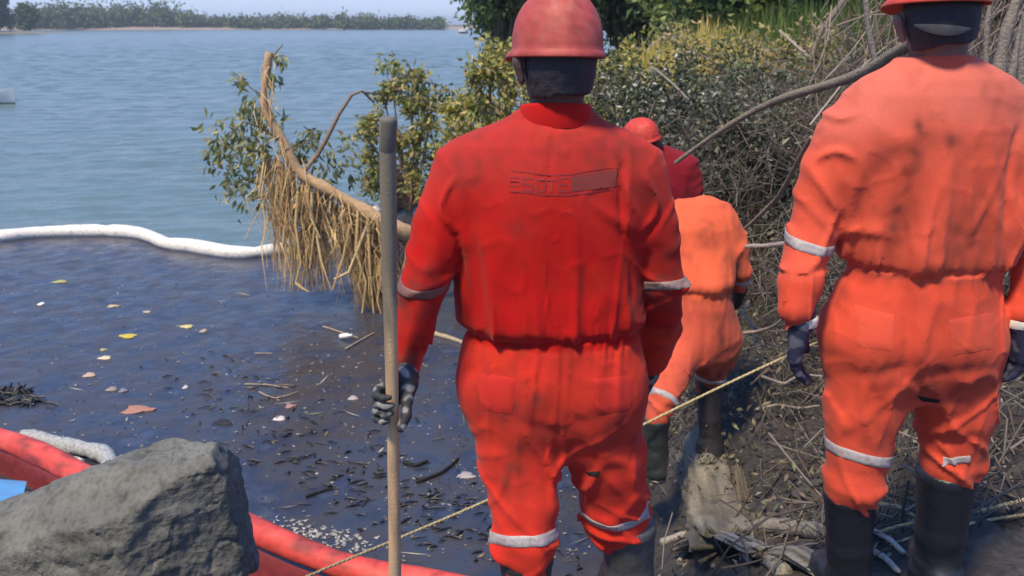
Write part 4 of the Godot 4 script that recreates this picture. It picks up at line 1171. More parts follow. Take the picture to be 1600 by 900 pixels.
func plants() -> void:
	fallen_tree()
	# bushes on the far side of the inlet
	var zb := 14.6
	var cl := []
	for q in [[612, 118, .22], [650, 130, .26], [680, 148, .24], [598, 150, .20], [668, 175, .22], [640, 165, .2], [625, 215, .16], [655, 205, .2], [580, 190, .2], [572, 215, .22], [578, 255, .24], [600, 262, .2], [640, 262, .26], [672, 238, .26], [690, 262, .25], [655, 285, .25], [590, 292, .25], [620, 300, .25]]:
		cl.append([at(q[0], q[1], zb + rng.randf_range(-0.35, 0.35)), q[2]])
	shrub("bush", "airy yellow-green bush at the water's edge behind the pole top", "bush", "", Vector3(at(640, 318, zb).x, 0.0, -zb), cl, 190, .12, .055, YG + [Color(.12, .15, .06), Color(.27, .21, .14)], Color(.36, .24, .18), .028)
	cl = []
	zb = 12.2
	for q in [[760, 108, .16], [780, 95, .18], [740, 128, .2], [768, 112, .28], [795, 110, .25], [722, 158, .25], [752, 158, .28], [785, 155, .28], [705, 180, .16], [735, 195, .26], [770, 195, .28], [712, 215, .2], [800, 190, .25], [748, 235, .28], [785, 232, .28], [715, 248, .2], [820, 240, .3], [730, 275, .25], [690, 268, .14]]:
		cl.append([at(q[0], q[1], zb + rng.randf_range(-0.4, 0.5)), q[2] * 0.85])
	shrub("bush", "tall leafy yellow-green bush just left of the red helmet", "bush", "", Vector3(at(775, 330, zb).x, height(at(775, 330, zb).x, -zb), -zb), cl, 240, .10, .05, YG + [Color(.5, .42, .24), Color(.40, .38, .14)], Color(.3, .24, .16), .03)
	# dark leafy brush over the heap
	cl = []
	var zc := 8.4
	for i in 44:
		var x := rng.randf_range(925, 1175); var y := rng.randf_range(132, 300) + maxf(0.0, x - 1080) * 0.3
		cl.append([at(x, y, zc + rng.randf_range(-0.6, 0.9)), rng.randf_range(.20, .34)])
	shrub("bush", "dark grey-green bush with pale flecks behind the red helmet of the farthest worker", "bush", "", Vector3(1.5, height(1.5, -8.6), -8.6), cl, 420, .055, .028, GG, Color(.12, .10, .08), .03)
	cl = []
	for i in 16:
		cl.append([at(rng.randf_range(930, 985), rng.randf_range(118, 200), 10.6 + rng.randf_range(-0.5, 0.5)), rng.randf_range(.2, .3)])
	shrub("bush", "yellow-green twiggy bush right of the middle worker's helmet", "bush", "", Vector3(1.3, height(1.3, -10.8), -10.8), cl, 200, .09, .045, YG + [Color(.07, .09, .04), Color(.2, .2, .15)], Color(.2, .16, .11), .028)
	cl = []
	for i in 44:
		cl.append([at(rng.randf_range(1120, 1330), rng.randf_range(125, 265), 9.4 + rng.randf_range(-0.6, 0.6)), rng.randf_range(.22, .36)])
	shrub("bush", "dark dry bush on the bank above the twig heap", "bush", "", Vector3(2.9, height(2.9, -9.6), -9.6), cl, 170, .08, .036, DG + [Color(.10, .085, .06), Color(.16, .13, .10)], Color(.14, .11, .09), .03)
	cl = []
	for i in 46:
		cl.append([at(rng.randf_range(1050, 1235), rng.randf_range(165, 400), 6.9 + rng.randf_range(-0.4, 0.4)), rng.randf_range(.14, .24)])
	shrub("bush", "dusty grey-leaved bush against the bank above the bending worker", "bush", "", Vector3(1.75, height(1.75, -7.2), -7.2), cl, 220, .05, .024, [Color(.14, .18, .13), Color(.22, .22, .19), Color(.09, .09, .075), Color(.3, .3, .27)], Color(.18, .16, .14), .022)
	cl = []
	for i in 26:
		cl.append([at(rng.randf_range(1050, 1330), rng.randf_range(62, 150), 10.4 + rng.randf_range(-0.5, 0.6)), rng.randf_range(.14, .24)])
	shrub("bush", "loose dry yellow-green growth under the grass at the top of the bank", "bush", "", Vector3(3.0, height(3.0, -10.8), -10.8), cl, 120, .085, .036, [Color(.46, .40, .18), Color(.34, .34, .13), Color(.52, .42, .26), Color(.24, .27, .11), Color(.4, .33, .24)], Color(.3, .24, .17), .022)
	# trees behind
	var tz := [[790, 24.0, "tree", "tree at the bank's edge whose leaves overhang the water, just left of the red helmet", [Color(.12, .20, .10), Color(.09, .15, .085), Color(.22, .29, .13)], 765, 815, -90, 18], [985, 24.0, "tree", "blue-green tree right behind the middle worker's helmet", DG, 890, 1065, -140, 22], [1150, 20.0, "tree", "green tree at the top of the bank over the sunlit grass", [Color(.16, .25, .10), Color(.22, .32, .13), Color(.11, .18, .07), Color(.32, .38, .16)], 1075, 1225, -130, 42], [1300, 17.5, "tree", "deep green tree on the bank close to the right worker's helmet", DG + [Color(.12, .22, .08)], 1215, 1390, -160, 48], [1560, 14.0, "tree", "dull brown-green tree behind the right worker", [Color(.08, .09, .05), Color(.06, .055, .04), Color(.11, .10, .065)], 1420, 1690, -200, 60]]
	for q in tz:
		cl = []
		for i in 34:
			cl.append([at(rng.randf_range(q[5], q[6]), rng.randf_range(q[7], q[8]), q[1] + rng.randf_range(-1.6, 1.6)), rng.randf_range(.5, .85) * q[1] / 22.0])
		var bx := at(q[0], 60, q[1]).x
		var base := Vector3(bx, height(bx, -q[1]) - 0.1, -q[1])
		var t := shrub("tree", q[3], "tree", "", base, cl, 330, .21, .11, q[4], Color(.13, .11, .085), .10)
		(t.get_node("stem") as Node).name = "trunk"
		(t.get_node("foliage") as Node).name = "crown"
	# grass on top of the bank
	for spec in [[[Color(.80, .62, .22), Color(.70, .60, .20), Color(.85, .66, .30), Color(.50, .50, .14)], 1.1, 3.2, -15.0, -11.0, 5600, "sunlit yellow dry grass along the top of the bank", 0.9], [[Color(.11, .19, .045), Color(.08, .14, .04), Color(.17, .24, .07)], 4.0, 8.0, -19.0, -12.0, 4200, "green grass on top of the bank near the right worker", 0.8]]:
		var mb := MB.new()
		for i in spec[5]:
			var x := rng.randf_range(spec[1], spec[2]); var z := rng.randf_range(spec[3], spec[4])
			var p := Vector3(x, height(x, z) - 0.03, z)
			var h: float = rng.randf_range(0.35, 1.0) * spec[7]
			var d := (Vector3(0, 1, 0) + rv() * 0.22).normalized()
			var s := d.cross(rv()).normalized()
			var col: Color = spec[0][rng.randi() % spec[0].size()]
			mb.leaf(p, d, s, h, 0.035, col * rng.randf_range(0.7, 1.2))
		tag(commit(mb, "grass", M.leaf), spec[6], "grass", "", "stuff")

func brush() -> void:
	# the heap of dead branches against the bank
	var mb := MB.new()
	tangle(mb, Vector3(1.0, 0.0, -8.4), Vector3(4.2, 1.3, -6.0), 4200, Vector2(.25, .8), Vector2(.0015, .0055), GREY_TWIGS, Vector3(0.2, 0.55, 0))
	tangle(mb, Vector3(1.5, 0.0, -6.4), Vector3(4.4, 0.6, -4.7), 2600, Vector2(.15, .6), Vector2(.0015, .0055), GREY_TWIGS, Vector3(0.5, 0.15, 0))
	var lf := mb
	tag(commit(mb, "brush_heap", M.twig), "tangle of grey dead twigs heaped against the bank between the workers", "twigs", "", "stuff")
	mb = MB.new()
	tangle(mb, Vector3(2.2, 0.0, -6.8), Vector3(5.2, 2.6, -4.9), 1500, Vector2(.4, 1.3), Vector2(.002, .007), [Color(.20, .15, .12), Color(.28, .22, .18), Color(.12, .085, .07), Color(.36, .31, .27)], Vector3(0.25, 1.6, 0.1), true, 0.12)
	tag(commit(mb, "brush_heap", M.twig), "curtain of upright dry roots behind the right worker's shoulder", "roots", "", "stuff")
	mb = MB.new()
	tangle(mb, Vector3(0.75, 0.0, -5.2), Vector3(4.2, 0.16, -2.9), 1300, Vector2(.12, .55), Vector2(.002, .007), GREY_TWIGS, Vector3(0.3, 0.0, 0.2), true, 0.3, func(p): return p.distance_to(Vector3(1.05, p.y, -2.45)) > 0.35 and not (p.x > 0.6 and p.x < 1.35 and p.z < -3.2 and p.z > -4.9 and rng.randf() < 0.9))
	tag(commit(mb, "ground_twigs", M.twig), "loose grey twigs scattered round the workers' boots", "twigs", "", "stuff")
	mb = MB.new()
	for i in 6500:
		var p := Vector3(rng.randf_range(0.6, 4.5), 0, rng.randf_range(-8.6, -2.9))
		p.y = height(p.x, p.z) + absf(rng.randfn()) * (0.05 if p.z > -5.5 else 0.5)
		if height(p.x, p.z) < 0.05: continue
		var d := rv().normalized()
		var col: Color = [Color(.16, .12, .08), Color(.10, .08, .06), Color(.26, .22, .17), Color(.07, .085, .045), Color(.36, .34, .30)][rng.randi() % 5]
		mb.leaf(p, d, d.cross(rv()).normalized(), rng.randf_range(.015, .042), .016, col * 0.75)
	for i in 9000:             # dry leaves caught in the branches
		var p := Vector3(rng.randf_range(0.9, 4.4), 0, rng.randf_range(-8.2, -3.6))
		var g := height(p.x, p.z)
		if g < 0.1: continue
		p.y = g + absf(rng.randfn()) * lerpf(0.10, 0.55, smoothstep(-4.0, -6.5, p.z))
		if noise.get_noise_3d(p.x * 1.6, p.y * 1.8, p.z * 1.6) < -0.05: continue
		var d := (rv() + Vector3(0, -0.6, 0)).normalized()
		var col: Color = [Color(.13, .12, .07), Color(.17, .15, .09), Color(.09, .085, .06), Color(.12, .14, .07), Color(.21, .18, .12), Color(.10, .075, .055)][rng.randi() % 6]
		mb.leaf(p, d, d.cross(rv()).normalized(), rng.randf_range(.03, .065), .022, col * rng.randf_range(0.7, 1.3))
	tag(commit(mb, "leaf_litter", M.litter), "dead leaves lying in the twigs on the bank", "leaves", "", "stuff")
	# branches one can tell apart
	var B := func(a: Array): return a.map(func(q): return at(q[0], q[1], q[2]))
	tube_thing("branch", "long bent grey branch arching from the farthest worker to the right worker's neck", "branch", B.call([[1056, 254, 5.4], [1110, 215, 5.2], [1180, 172, 4.9], [1240, 148, 4.6], [1310, 128, 4.3], [1360, 108, 4.1], [1396, 84, 3.9], [1440, 60, 3.7]]), .012, .030, Color(.27, .24, .19), M.wood)
	tube_thing("branch", "thin bare branch slanting up beside the right worker's left sleeve", "branch", B.call([[1120, 395, 5.6], [1170, 352, 5.3], [1215, 308, 5.0], [1245, 255, 4.7], [1268, 215, 4.4]]), .010, .014, Color(.33, .25, .19), M.wood)
	tube_thing("branch", "pale broken stick poking down from the grass on the bank", "branch", B.call([[1218, 48, 8.6], [1245, 72, 8.4], [1270, 95, 8.2]]), .014, .018, Color(.42, .37, .31), M.wood)
	tube_thing("branch", "short forked stick under the green tree, leaning left", "branch", B.call([[1318, 0, 8.5], [1300, 25, 8.4], [1284, 45, 8.3], [1266, 95, 8.2]]), .03, .018, Color(.22, .20, .16), M.wood)
	tube_thing("branch", "light twig slanting through the dark bush right of the middle worker", "branch", B.call([[1020, 105, 7.4], [1048, 128, 7.3], [1076, 156, 7.2]]), .010, .008, Color(.36, .33, .28), M.wood)
	tube_thing("branch", "pale horizontal stick touching the right worker's left elbow strip", "branch", B.call([[1165, 385, 4.4], [1200, 384, 4.3], [1235, 380, 4.1]]), .011, .014, Color(.40, .35, .31), M.wood)
	tube_thing("branch", "thin curved twig below the right worker's left cuff", "branch", B.call([[1145, 522, 4.6], [1185, 518, 4.5], [1212, 508, 4.3], [1228, 494, 4.2]]), .011, .008, Color(.34, .31, .29), M.wood)
	tube_thing("branch", "leaning grey post between the right worker's legs", "branch", B.call([[1366, 812, 3.5], [1395, 760, 3.7], [1424, 722, 3.9], [1445, 690, 4.1]]), .034, .026, Color(.30, .27, .23), M.wood)
	tube_thing("branch", "white stick lying right of the right worker's knee", "branch", B.call([[1545, 646, 4.2], [1570, 650, 4.15], [1630, 652, 4.1]]), .012, .010, Color(.62, .60, .56), M.wood)
	tube_thing("branch", "pale stick on the ground slanting down between the right worker's boots", "branch", [gp(1362, 838) + Vector3(0, .03, 0), gp(1390, 858) + Vector3(0, .04, 0), gp(1412, 876) + Vector3(0, .03, 0)], .012, .010, Color(.5, .47, .44), M.wood)
	tube_thing("branch", "lower pale stick on the ground left of the right worker's right boot", "branch", [gp(1356, 868) + Vector3(0, .03, 0), gp(1380, 885) + Vector3(0, .04, 0), gp(1402, 905) + Vector3(0, .03, 0)], .014, .010, Color(.48, .45, .42), M.wood)
	tube_thing("branch", "thin yellowish twig lying behind the right worker's right boot", "branch", [gp(1370, 800) + Vector3(0, .04, 0), gp(1400, 808) + Vector3(0, .05, 0), gp(1430, 818) + Vector3(0, .03, 0)], .009, .007, Color(.40, .33, .2), M.wood)
	for q in [[[1500, 660, 4.2], [1530, 640, 4.3], [1580, 690, 4.2], [1600, 740, 4.1], "drooping thin branch arching over the twigs by the frame's right edge"], [[1180, 640, 4.6], [1215, 632, 4.6], [1250, 638, 4.5], [1280, 634, 4.4], "thin level twig left of the right worker's thigh"], [[1170, 470, 5.0], [1160, 490, 4.95], [1175, 505, 4.9], [1180, 540, 4.8], "short hooked twig near the bending worker's right hip"], [[1190, 588, 4.7], [1225, 600, 4.6], [1250, 585, 4.6], [1285, 588, 4.5], "wavy dry twig beside the right worker's dangling glove"]]:
		tube_thing("branch", q[4], "branch", B.call([q[0], q[1], q[2], q[3]]), .009, .006, Color(.36, .33, .31), M.wood)
	for q in [[1560, 110, 1592, -10, 4.4, .036, "leaning grey root stem above the right worker's right shoulder, the thickest"], [1580, 120, 1618, -20, 4.2, .020, "thin pale root stem beside the thick one above the right worker's right shoulder"], [1540, 95, 1552, -20, 4.7, .018, "straight thin stem close to the right worker's ear"], [1596, 190, 1604, 20, 4.0, .022, "upright stem at the frame's right edge above the shoulder"], [1368, 100, 1352, -10, 5.0, .02, "dark upright stem left of the right worker's helmet"]]:
		tube_thing("branch", q[6], "branch", [at(q[0], q[1] + 120, q[4]), at(q[0], q[1], q[4]), at(lerpf(q[0], q[2], 0.5) - 4, lerpf(q[1], q[3], 0.5), q[4]), at(q[2], q[3], q[4])], q[5], q[5] * 0.7, Color(.30, .27, .245), M.wood)

func driftwood_piece(called: String, label: String, cat: String, pts: Array, ra: float, rb: float, flat: float, col: Color) -> void:
	# a split stem: grooves run along it, the ends are jagged
	var c := Curve3D.new()
	for i in pts.size():
		var tan_: Vector3 = (pts[mini(i + 1, pts.size() - 1)] - pts[maxi(i - 1, 0)]) * 0.17
		c.add_point(pts[i], -tan_, tan_)
	var l := c.get_baked_length()
	var n := 30
	var sides := 34
	var mb := sub(pts[0])
	var sd: float = pts[0].x * 13.0 + pts[0].z * 7.0
	for i in n + 1:
		var s := float(i) / n
		var p := c.sample_baked(l * s)
		var d := (c.sample_baked(minf(l * s + 0.03, l)) - c.sample_baked(maxf(l * s - 0.03, 0.0))).normalized()
		var u := d.cross(Vector3.UP).normalized(); var w := u.cross(d)
		for k in sides:
			var an := TAU * k / sides
			var cx := cos(an); var sy := sin(an)
			var g := noise.get_noise_3d(cx * 2.6 + sd, sy * 2.6, s * l * 1.1)
			var crack := exp(-pow(noise.get_noise_3d(cx * 3.4 + sd + 20.0, sy * 3.4, s * l * 0.9) / 0.09, 2))
			var r := lerpf(ra, rb, s) * (1.0 + 0.24 * g - 0.20 * crack + 0.10 * noise.get_noise_3d(cx * 7.0, sy * 7.0 + sd, s * l * 9.0))
			var jag := 0.0
			if i == 0 or i == n: jag = (noise.get_noise_3d(cx * 3.0 + sd, sy * 3.0, 5.0 + i) * 0.9 - 0.1) * r * (-1.0 if i == 0 else 1.0)
			var q := p + (u * cx + w * sy * flat) * r + d * jag
			var tone := 0.85 + 0.5 * noise.get_noise_3d(cx * 5.0 + sd, sy * 5.0, s * l * 1.6)
			var cc := (col * tone).lerp(Color(.05, .045, .038), 0.75 * crack)
			mb.add(q, cc)
	for i in n:
		for k in sides:
			var k2 := (k + 1) % sides
			mb.quad(i * sides + k, (i + 1) * sides + k, (i + 1) * sides + k2, i * sides + k2)
	var c0 := mb.add(c.sample_baked(0.0) + (pts[1] - pts[0]).normalized() * ra * 0.25, col * 0.45)
	var c1 := mb.add(c.sample_baked(l) - (pts[-1] - pts[-2]).normalized() * rb * 0.25, col * 0.45)
	for k in sides:
		var k2 := (k + 1) % sides
		mb.tri(c0, k, k2)
		mb.tri(c1, n * sides + k2, n * sides + k)
	tag(obj(called, mb.mesh(), M.wood, null, pts[0]), label, cat)

func logs() -> void:
	# weathered split log that the bending worker stands on
	driftwood_piece("log", "broad pale weathered split log under the bending worker's boots", "log", [gp(1104, 690) + Vector3(0, 0.02, 0), gp(1108, 730) + Vector3(0, 0.04, 0), gp(1116, 780) + Vector3(0, 0.05, 0), gp(1128, 835) + Vector3(0, 0.05, 0), gp(1136, 868) + Vector3(0, 0.03, 0)], 0.135, 0.165, 0.62, Color(.27, .25, .205))
	driftwood_piece("driftwood", "long grey driftwood splinter leaning along the left side of the broad log", "driftwood", [gp(1068, 722) + Vector3(0, 0.05, 0), gp(1078, 780) + Vector3(0, 0.07, 0), gp(1098, 850) + Vector3(0, 0.05, 0)], 0.045, 0.062, 0.7, Color(.22, .21, .185))
	driftwood_piece("driftwood", "brown driftwood splinter along the right side of the broad log", "driftwood", [gp(1150, 735) + Vector3(0, 0.02, 0), gp(1158, 790) + Vector3(0, 0.05, 0), gp(1164, 838) + Vector3(0, 0.03, 0)], 0.028, 0.045, 0.7, Color(.19, .165, .12))
	driftwood_piece("driftwood", "flat pale board end crossing the foot of the broad log", "driftwood", [gp(1060, 872) + Vector3(0, 0.06, 0), gp(1120, 866) + Vector3(0, 0.10, 0), gp(1188, 884) + Vector3(0, 0.06, 0)], 0.05, 0.06, 0.4, Color(.30, .285, .26))
	driftwood_piece("driftwood", "short grey driftwood chunk left of the right worker's left boot", "driftwood", [gp(1212, 878) + Vector3(0, 0.03, 0), gp(1246, 884) + Vector3(0, 0.05, 0), gp(1282, 900) + Vector3(0, 0.03, 0)], 0.05, 0.045, 0.6, Color(.25, .24, .22))
	var list := [[[[1166, 838, 3.62], [1200, 828, 3.64], [1250, 834, 3.66], [1300, 842, 3.7]], .040, .036, "round grey log lying behind the right worker's left boot"], [[[1155, 838, 3.7], [1190, 868, 3.5], [1225, 905, 3.3]], .030, .034, "flat pale stake slanting toward the camera beside the broad log"], [[[1060, 880, 3.6], [1088, 845, 3.7], [1128, 826, 3.75], [1155, 856, 3.62], [1172, 880, 3.5]], .011, .013, "white arched twig in front of the broad log"], [[[1035, 850, 3.8], [1070, 838, 3.85], [1100, 852, 3.8]], .02, .015, "dark short branch left of the arched white twig"]]
	for q in list:
		var pts: Array = q[0].map(func(e): return gp(e[0], e[1]) + Vector3(0, q[1] * 0.6, 0))
		var o := tube_thing("log" if q[1] > 0.04 else "branch", q[3], "log" if q[1] > 0.04 else "branch", pts, q[1], q[2], Color(.27, .255, .23) if q[1] > 0.02 else Color(.45, .42, .38), M.rock if q[1] > 0.04 else M.wood, 12)
		o.position.y += 0.0

func boulder() -> void:
	var c := at(170, 860, 3.05)
	var lift := Vector3(0, 0.10, 0)
	var pl := []
	# faces: where each lies and which way it looks
	for q in [[[250, 776, 2.86], [0.16, -0.06, 1.0]], [[60, 826, 2.84], [-0.12, 0.02, 1.0]], [[240, 706, 3.27], [-0.34, 0.92, 0.20]], [[110, 782, 3.2], [-0.50, 0.85, 0.14]], [[330, 760, 3.0], [0.99, 0.10, -0.03]], [[328, 698, 3.12], [0.84, 0.52, -0.08]], [[200, 740, 3.30], [0.0, 0.35, -1.0]], [[-120, 860, 3.0], [-1.0, 0.35, 0.1]], [[318, 696, 3.12], [0.05, 1.0, -0.3]], [[150, 860, 2.80], [0.35, -0.15, 1.0]], [[325, 860, 2.90], [0.7, 0.12, 0.75]], [[180, 1000, 2.9], [0, -1, 0]]]:
		pl.append([at(q[0][0], q[0][1], q[0][2]) + lift, Vector3(q[1][0], q[1][1], q[1][2]).normalized()])
	# chips: more flat faces that cut a little into the block
	var box_lo := at(-120, 690, 3.4) + Vector3(-0.1, -0.9, -0.3)
	var box_hi := at(410, 680, 2.6) + Vector3(0.12, 0.12, 0.3)
	var inside := []
	for i in 2600:
		var p := Vector3(rng.randf_range(box_lo.x, box_hi.x), rng.randf_range(box_lo.y, box_hi.y), rng.randf_range(box_lo.z, box_hi.z))
		if pl.all(func(q): return (p - q[0]).dot(q[1]) < 0.0): inside.append(p)
	for i in 36:
		var nn := (rv() + Vector3(0.1, 0.5, 0.8)).normalized()
		var best: Vector3 = inside[0]
		for p in inside:
			if p.dot(nn) > best.dot(nn): best = p
		pl.append([best - nn * rng.randf_range(0.0, 0.04), (nn + rv() * 0.08).normalized()])
	var layers := []
	for i in 15:
		var l := [rng.randf_range(0.012, 0.042)]
		var mid: Vector3 = inside[rng.randi() % inside.size()]
		for k in 3:
			var an := TAU * k / 3.0 + rng.randf_range(-0.5, 0.5) + i
			var nn := Vector3(cos(an), sin(an) * 0.8 + 0.25 * cos(an), rng.randf_range(-0.5, 0.5)).normalized()
			l.append(mid + nn * rng.randf_range(0.05, 0.26)); l.append(nn)
		layers.append(l)
	var f := func(p: Vector3) -> float:
		var d := -1e3
		for q in pl:
			var e: float = (p - q[0]).dot(q[1])
			if e < d - 0.02: continue
			var h := maxf(0.008 - absf(d - e), 0.0) / 0.008
			d = maxf(d, e) + h * h * 0.008 * 0.25
		if absf(d) < 0.12:
			# broken layers that stand proud of the block, each ending in straight fractures
			var e0 := d
			for q in layers:
				var e := e0 - (q[0] as float)
				for k in [1, 3, 5]: e = maxf(e, (p - q[k]).dot(q[k + 1]))
				d = minf(d, e)
			d -= rough.get_noise_3d(p.x * 7.0, p.y * 9.0, p.z * 7.0) * 0.017 + rough.get_noise_3d(p.x * 26.0, p.y * 26.0, p.z * 26.0) * 0.004
			d += 0.012 * exp(-pow(noise.get_noise_3d(p.x * 3.0, p.y * 4.0 + p.x * 2.0, p.z * 3.0 + 4.0) / 0.035, 2))
		return d
	var tint := func(p: Vector3) -> Color:
		var n := noise.get_noise_3d(p.x * 4.0, p.y * 4.0, p.z * 4.0) * 0.5 + 0.5
		var k := rough.get_noise_3d(p.x * 12.0, p.y * 12.0, p.z * 12.0) * 0.5 + 0.5
		return Color(.125, .132, .124).lerp(Color(.195, .20, .185), n).lerp(Color(.055, .057, .053), smoothstep(0.55, 0.8, k) * 0.6)
	tag(obj("boulder", nets(f, at(-120, 690, 3.4) + Vector3(-0.1, -0.9, -0.3), at(410, 680, 2.6) + Vector3(0.12, 0.12, 0.3), 0.0110, c, tint, 1.5), M.boulder_stone, null, c), "large rough grey boulder at the lower left in front of the red boom", "rock")

# ---------------------------------------------------------------- things on the water
func flake(p: Vector3, rx: float, rz: float, turn: float, col: Color, thick := 0.012) -> ArrayMesh:
	var mb := MB.new()
	var n := 14
	var ids := [[], []]
	for k in n:
		var an := TAU * k / n
		var r := 1.0 + 0.22 * sin(an * 3.0 + turn * 5.0) + 0.12 * sin(an * 5.0 + turn * 3.0)
		var q := Vector3(cos(an) * rx * r, 0, sin(an) * rz * r).rotated(Vector3.UP, turn)
		ids[0].append(mb.add(q + Vector3(0, thick * (0.3 + 0.5 * sin(an * 2.0 + turn)), 0), col))
		ids[1].append(mb.add(q * 0.9 + Vector3(0, -0.006, 0), col * 0.6))
	var top := mb.add(Vector3(0, thick * 0.5, 0), col)
	for k in n:
		var k2 := (k + 1) % n
		mb.tri(top, ids[0][k], ids[0][k2])
		mb.quad(ids[0][k], ids[1][k], ids[1][k2], ids[0][k2])
	return mb.mesh()

func afloat() -> void:
	var lst := [[94, 440, 26, Color(.42, .40, .12), "greenish leaf nearest the white boom at the left", "leaf"], [200, 525, 32, Color(.55, .46, .06), "big bright yellow leaf on the dark oily water", "leaf"], [292, 510, 24, Color(.62, .55, .25), "pale yellow leaf right of the bright yellow one", "leaf"], [164, 559, 24, Color(.66, .58, .42), "pale cream leaf below the bright yellow one", "leaf"], [162, 546, 14, Color(.42, .38, .2), "small olive leaf just above the pale cream one", "leaf"], [177, 478, 22, Color(.50, .40, .24), "tan leaf above the bright yellow one", "leaf"], [230, 487, 14, Color(.45, .42, .36), "small grey-tan leaf between the tan leaf and the pale yellow leaf", "leaf"], [64, 475, 10, Color(.85, .85, .82), "small round white scrap near the frame's left", "litter"], [318, 517, 12, Color(.42, .35, .28), "small brown scrap right of the pale yellow leaf", "litter"], [140, 586, 22, Color(.50, .38, .28), "thin brown bark flake below the cream leaf", "bark"], [175, 608, 20, Color(.30, .25, .22), "dull flat bark scrap above the red driftwood", "bark"], [193, 610, 16, Color(.20, .20, .25), "small dark chip right of the dull bark scrap", "bark"], [216, 640, 58, Color(.40, .20, .14), "long reddish driftwood flake with dark ends", "driftwood"], [348, 660, 36, Color(.02, .02, .025), "black oil-soaked stick end in mid water", "driftwood"], [437, 654, 22, Color(.62, .58, .58), "pale block-like scrap near the pole", "litter"], [454, 634, 20, Color(.34, .20, .18), "reddish-brown scrap just above the pale block", "bark"], [552, 622, 18, Color(.40, .37, .38), "grey scrap left of the gloved hand", "litter"], [290, 605, 10, Color(.5, .5, .5), "small grey scrap right of the dark chip", "litter"], [790, 738, 0, Color(.3, .3, .3), "", ""], [729, 743, 34, Color(.36, .34, .36), "pale flat scrap beside the middle worker's knee", "driftwood"], [612, 800, 14, Color(.02, .02, .025), "dark lump beside the lower pole", "litter"]]
	for q in lst:
		if q[2] == 0: continue
		var p := on(q[0], q[1], 0.004)
		var m: float = p.z * -1.0 / 1390.0 * 0.85
		var o := obj({"leaf": "floating_leaf", "litter": "floating_scrap", "bark": "bark_flake", "driftwood": "driftwood"}[q[5]], flake(p, q[2] * m * 0.5, q[2] * m * (0.38 if q[5] == "leaf" else 0.22 + 6.0 / q[2]), fmod(q[0] * 0.37, 0.5) - 0.25, q[3], 0.006 if q[5] == "leaf" else 0.012), M.litter, null, p)
		tag(o, q[4], q[5], {"leaf": "leaves floating on the oil", "litter": "scraps floating on the oil", "bark": "bark floating on the oil", "driftwood": "driftwood on the oil"}[q[5]])
	# oil-black clods and branches
	for q in [[28, 628, 58, "large black clump of oiled weed at the left"], [20, 612, 30, "smaller black clump behind the large one at the left"]]:
		var p := on(q[0], q[1], 0.0)
		var mb := MB.new()
		for i in 60:
			var d := (rv() * Vector3(1, 0.25, 0.6)).normalized()
			var b: Vector3 = rv() * Vector3(0.12, 0.008, 0.05) * q[2] / 58.0
			b.y = absf(b.y)
			mb.tube(PackedVector3Array([b - d * 0.07, b + Vector3(0, 0.02, 0), b + d * 0.07]), PackedFloat32Array([.010, .012, .006]), 4, Color(.025, .03, .035), 0.0, false)
		tag(obj("oiled_weed", mb.mesh(), M.rubber, null, p), q[3], "weed")
	for q in [[[[652, 752], [690, 738], [716, 716]], .014, "black forked stick in the water right of the pole, the longest"], [[[630, 722], [650, 727], [668, 720]], .016, "short black curved stick close right of the pole"], [[[478, 775], [500, 768], [520, 762]], .012, "black twig in the water left of the lower pole"], [[[505, 510], [530, 518], [560, 528]], .008, "thin pale reed floating below the hanging roots"], [[[398, 552], [425, 552]], .006, "short pale straw floating left of the pole"], [[[382, 600], [420, 601], [450, 606]], .006, "long pale straw floating left of the gloved hand"], [[[405, 612], [430, 622], [465, 612]], .006, "curved yellowish straw below the long pale one"], [[[672, 520], [700, 527], [725, 536]], .028, "pale driftwood stick beside the middle worker's left forearm"], [[[540, 545], [566, 530], [584, 520]], .010, "pale twig leaning on the water by the root ends"]]:
		var pts: Array = q[0].map(func(e): return on(e[0], e[1], 0.012))
		tube_thing("floating_stick", q[2], "stick", pts, q[1], q[1] * 0.7, Color(.02, .02, .024) if q[2].contains("black") else Color(.50, .42, .30), M.wood, 6)
	# small white bottle
	var bp := on(540, 529, 0.0)
	var bt := thing("bottle", bp, "small white plastic bottle floating below the hanging roots", "bottle")
	var mb2 := MB.new()
	var prof := [[0.0, 0.001], [0.002, .026], [.07, .027], [.085, .024], [.098, .012], [.110, .011]]
	var ps := PackedVector3Array(); var rr := PackedFloat32Array()
	for e in prof: ps.append(Vector3(e[0] - 0.05, 0.022 + e[0] * 0.25, e[0] * 0.4)); rr.append(e[1])
	mb2.tube(ps, rr, 12, Color.WHITE); commit(mb2, "body_shell", M.paint_white, bt)
	mb2 = MB.new(); mb2.tube(PackedVector3Array([ps[5], ps[5] + Vector3(.016, .004, .006)]), PackedFloat32Array([.014, .014]), 10, Color.WHITE); commit(mb2, "cap", M.paint_white, bt)
	# sorbent roll beside the red boom
	var pts2 := []
	for q in [[36, 681], [70, 688], [105, 697], [140, 703], [164, 710], [174, 724], [166, 742]]: pts2.append(on(q[0], q[1], 0.06))
	tube_thing("sorbent_roll", "dirty white absorbent roll curled beside the red boom at the left", "sorbent roll", pts2, .055, .062, Color(.46, .51, .56), M.sorbent, 12, "", 0.10)
	pts2 = []
	for q in [[84, 708], [105, 715], [128, 722]]: pts2.append(on(q[0], q[1], 0.05))
	tube_thing("sorbent_roll", "short white absorbent strip tucked under the curled roll", "sorbent roll", pts2, .022, .026, Color(.66, .67, .68), M.sorbent, 10)
	# blue plastic sheet by the left edge
	var mb3 := MB.new()
	var o3 := on(0, 785, 0.10)
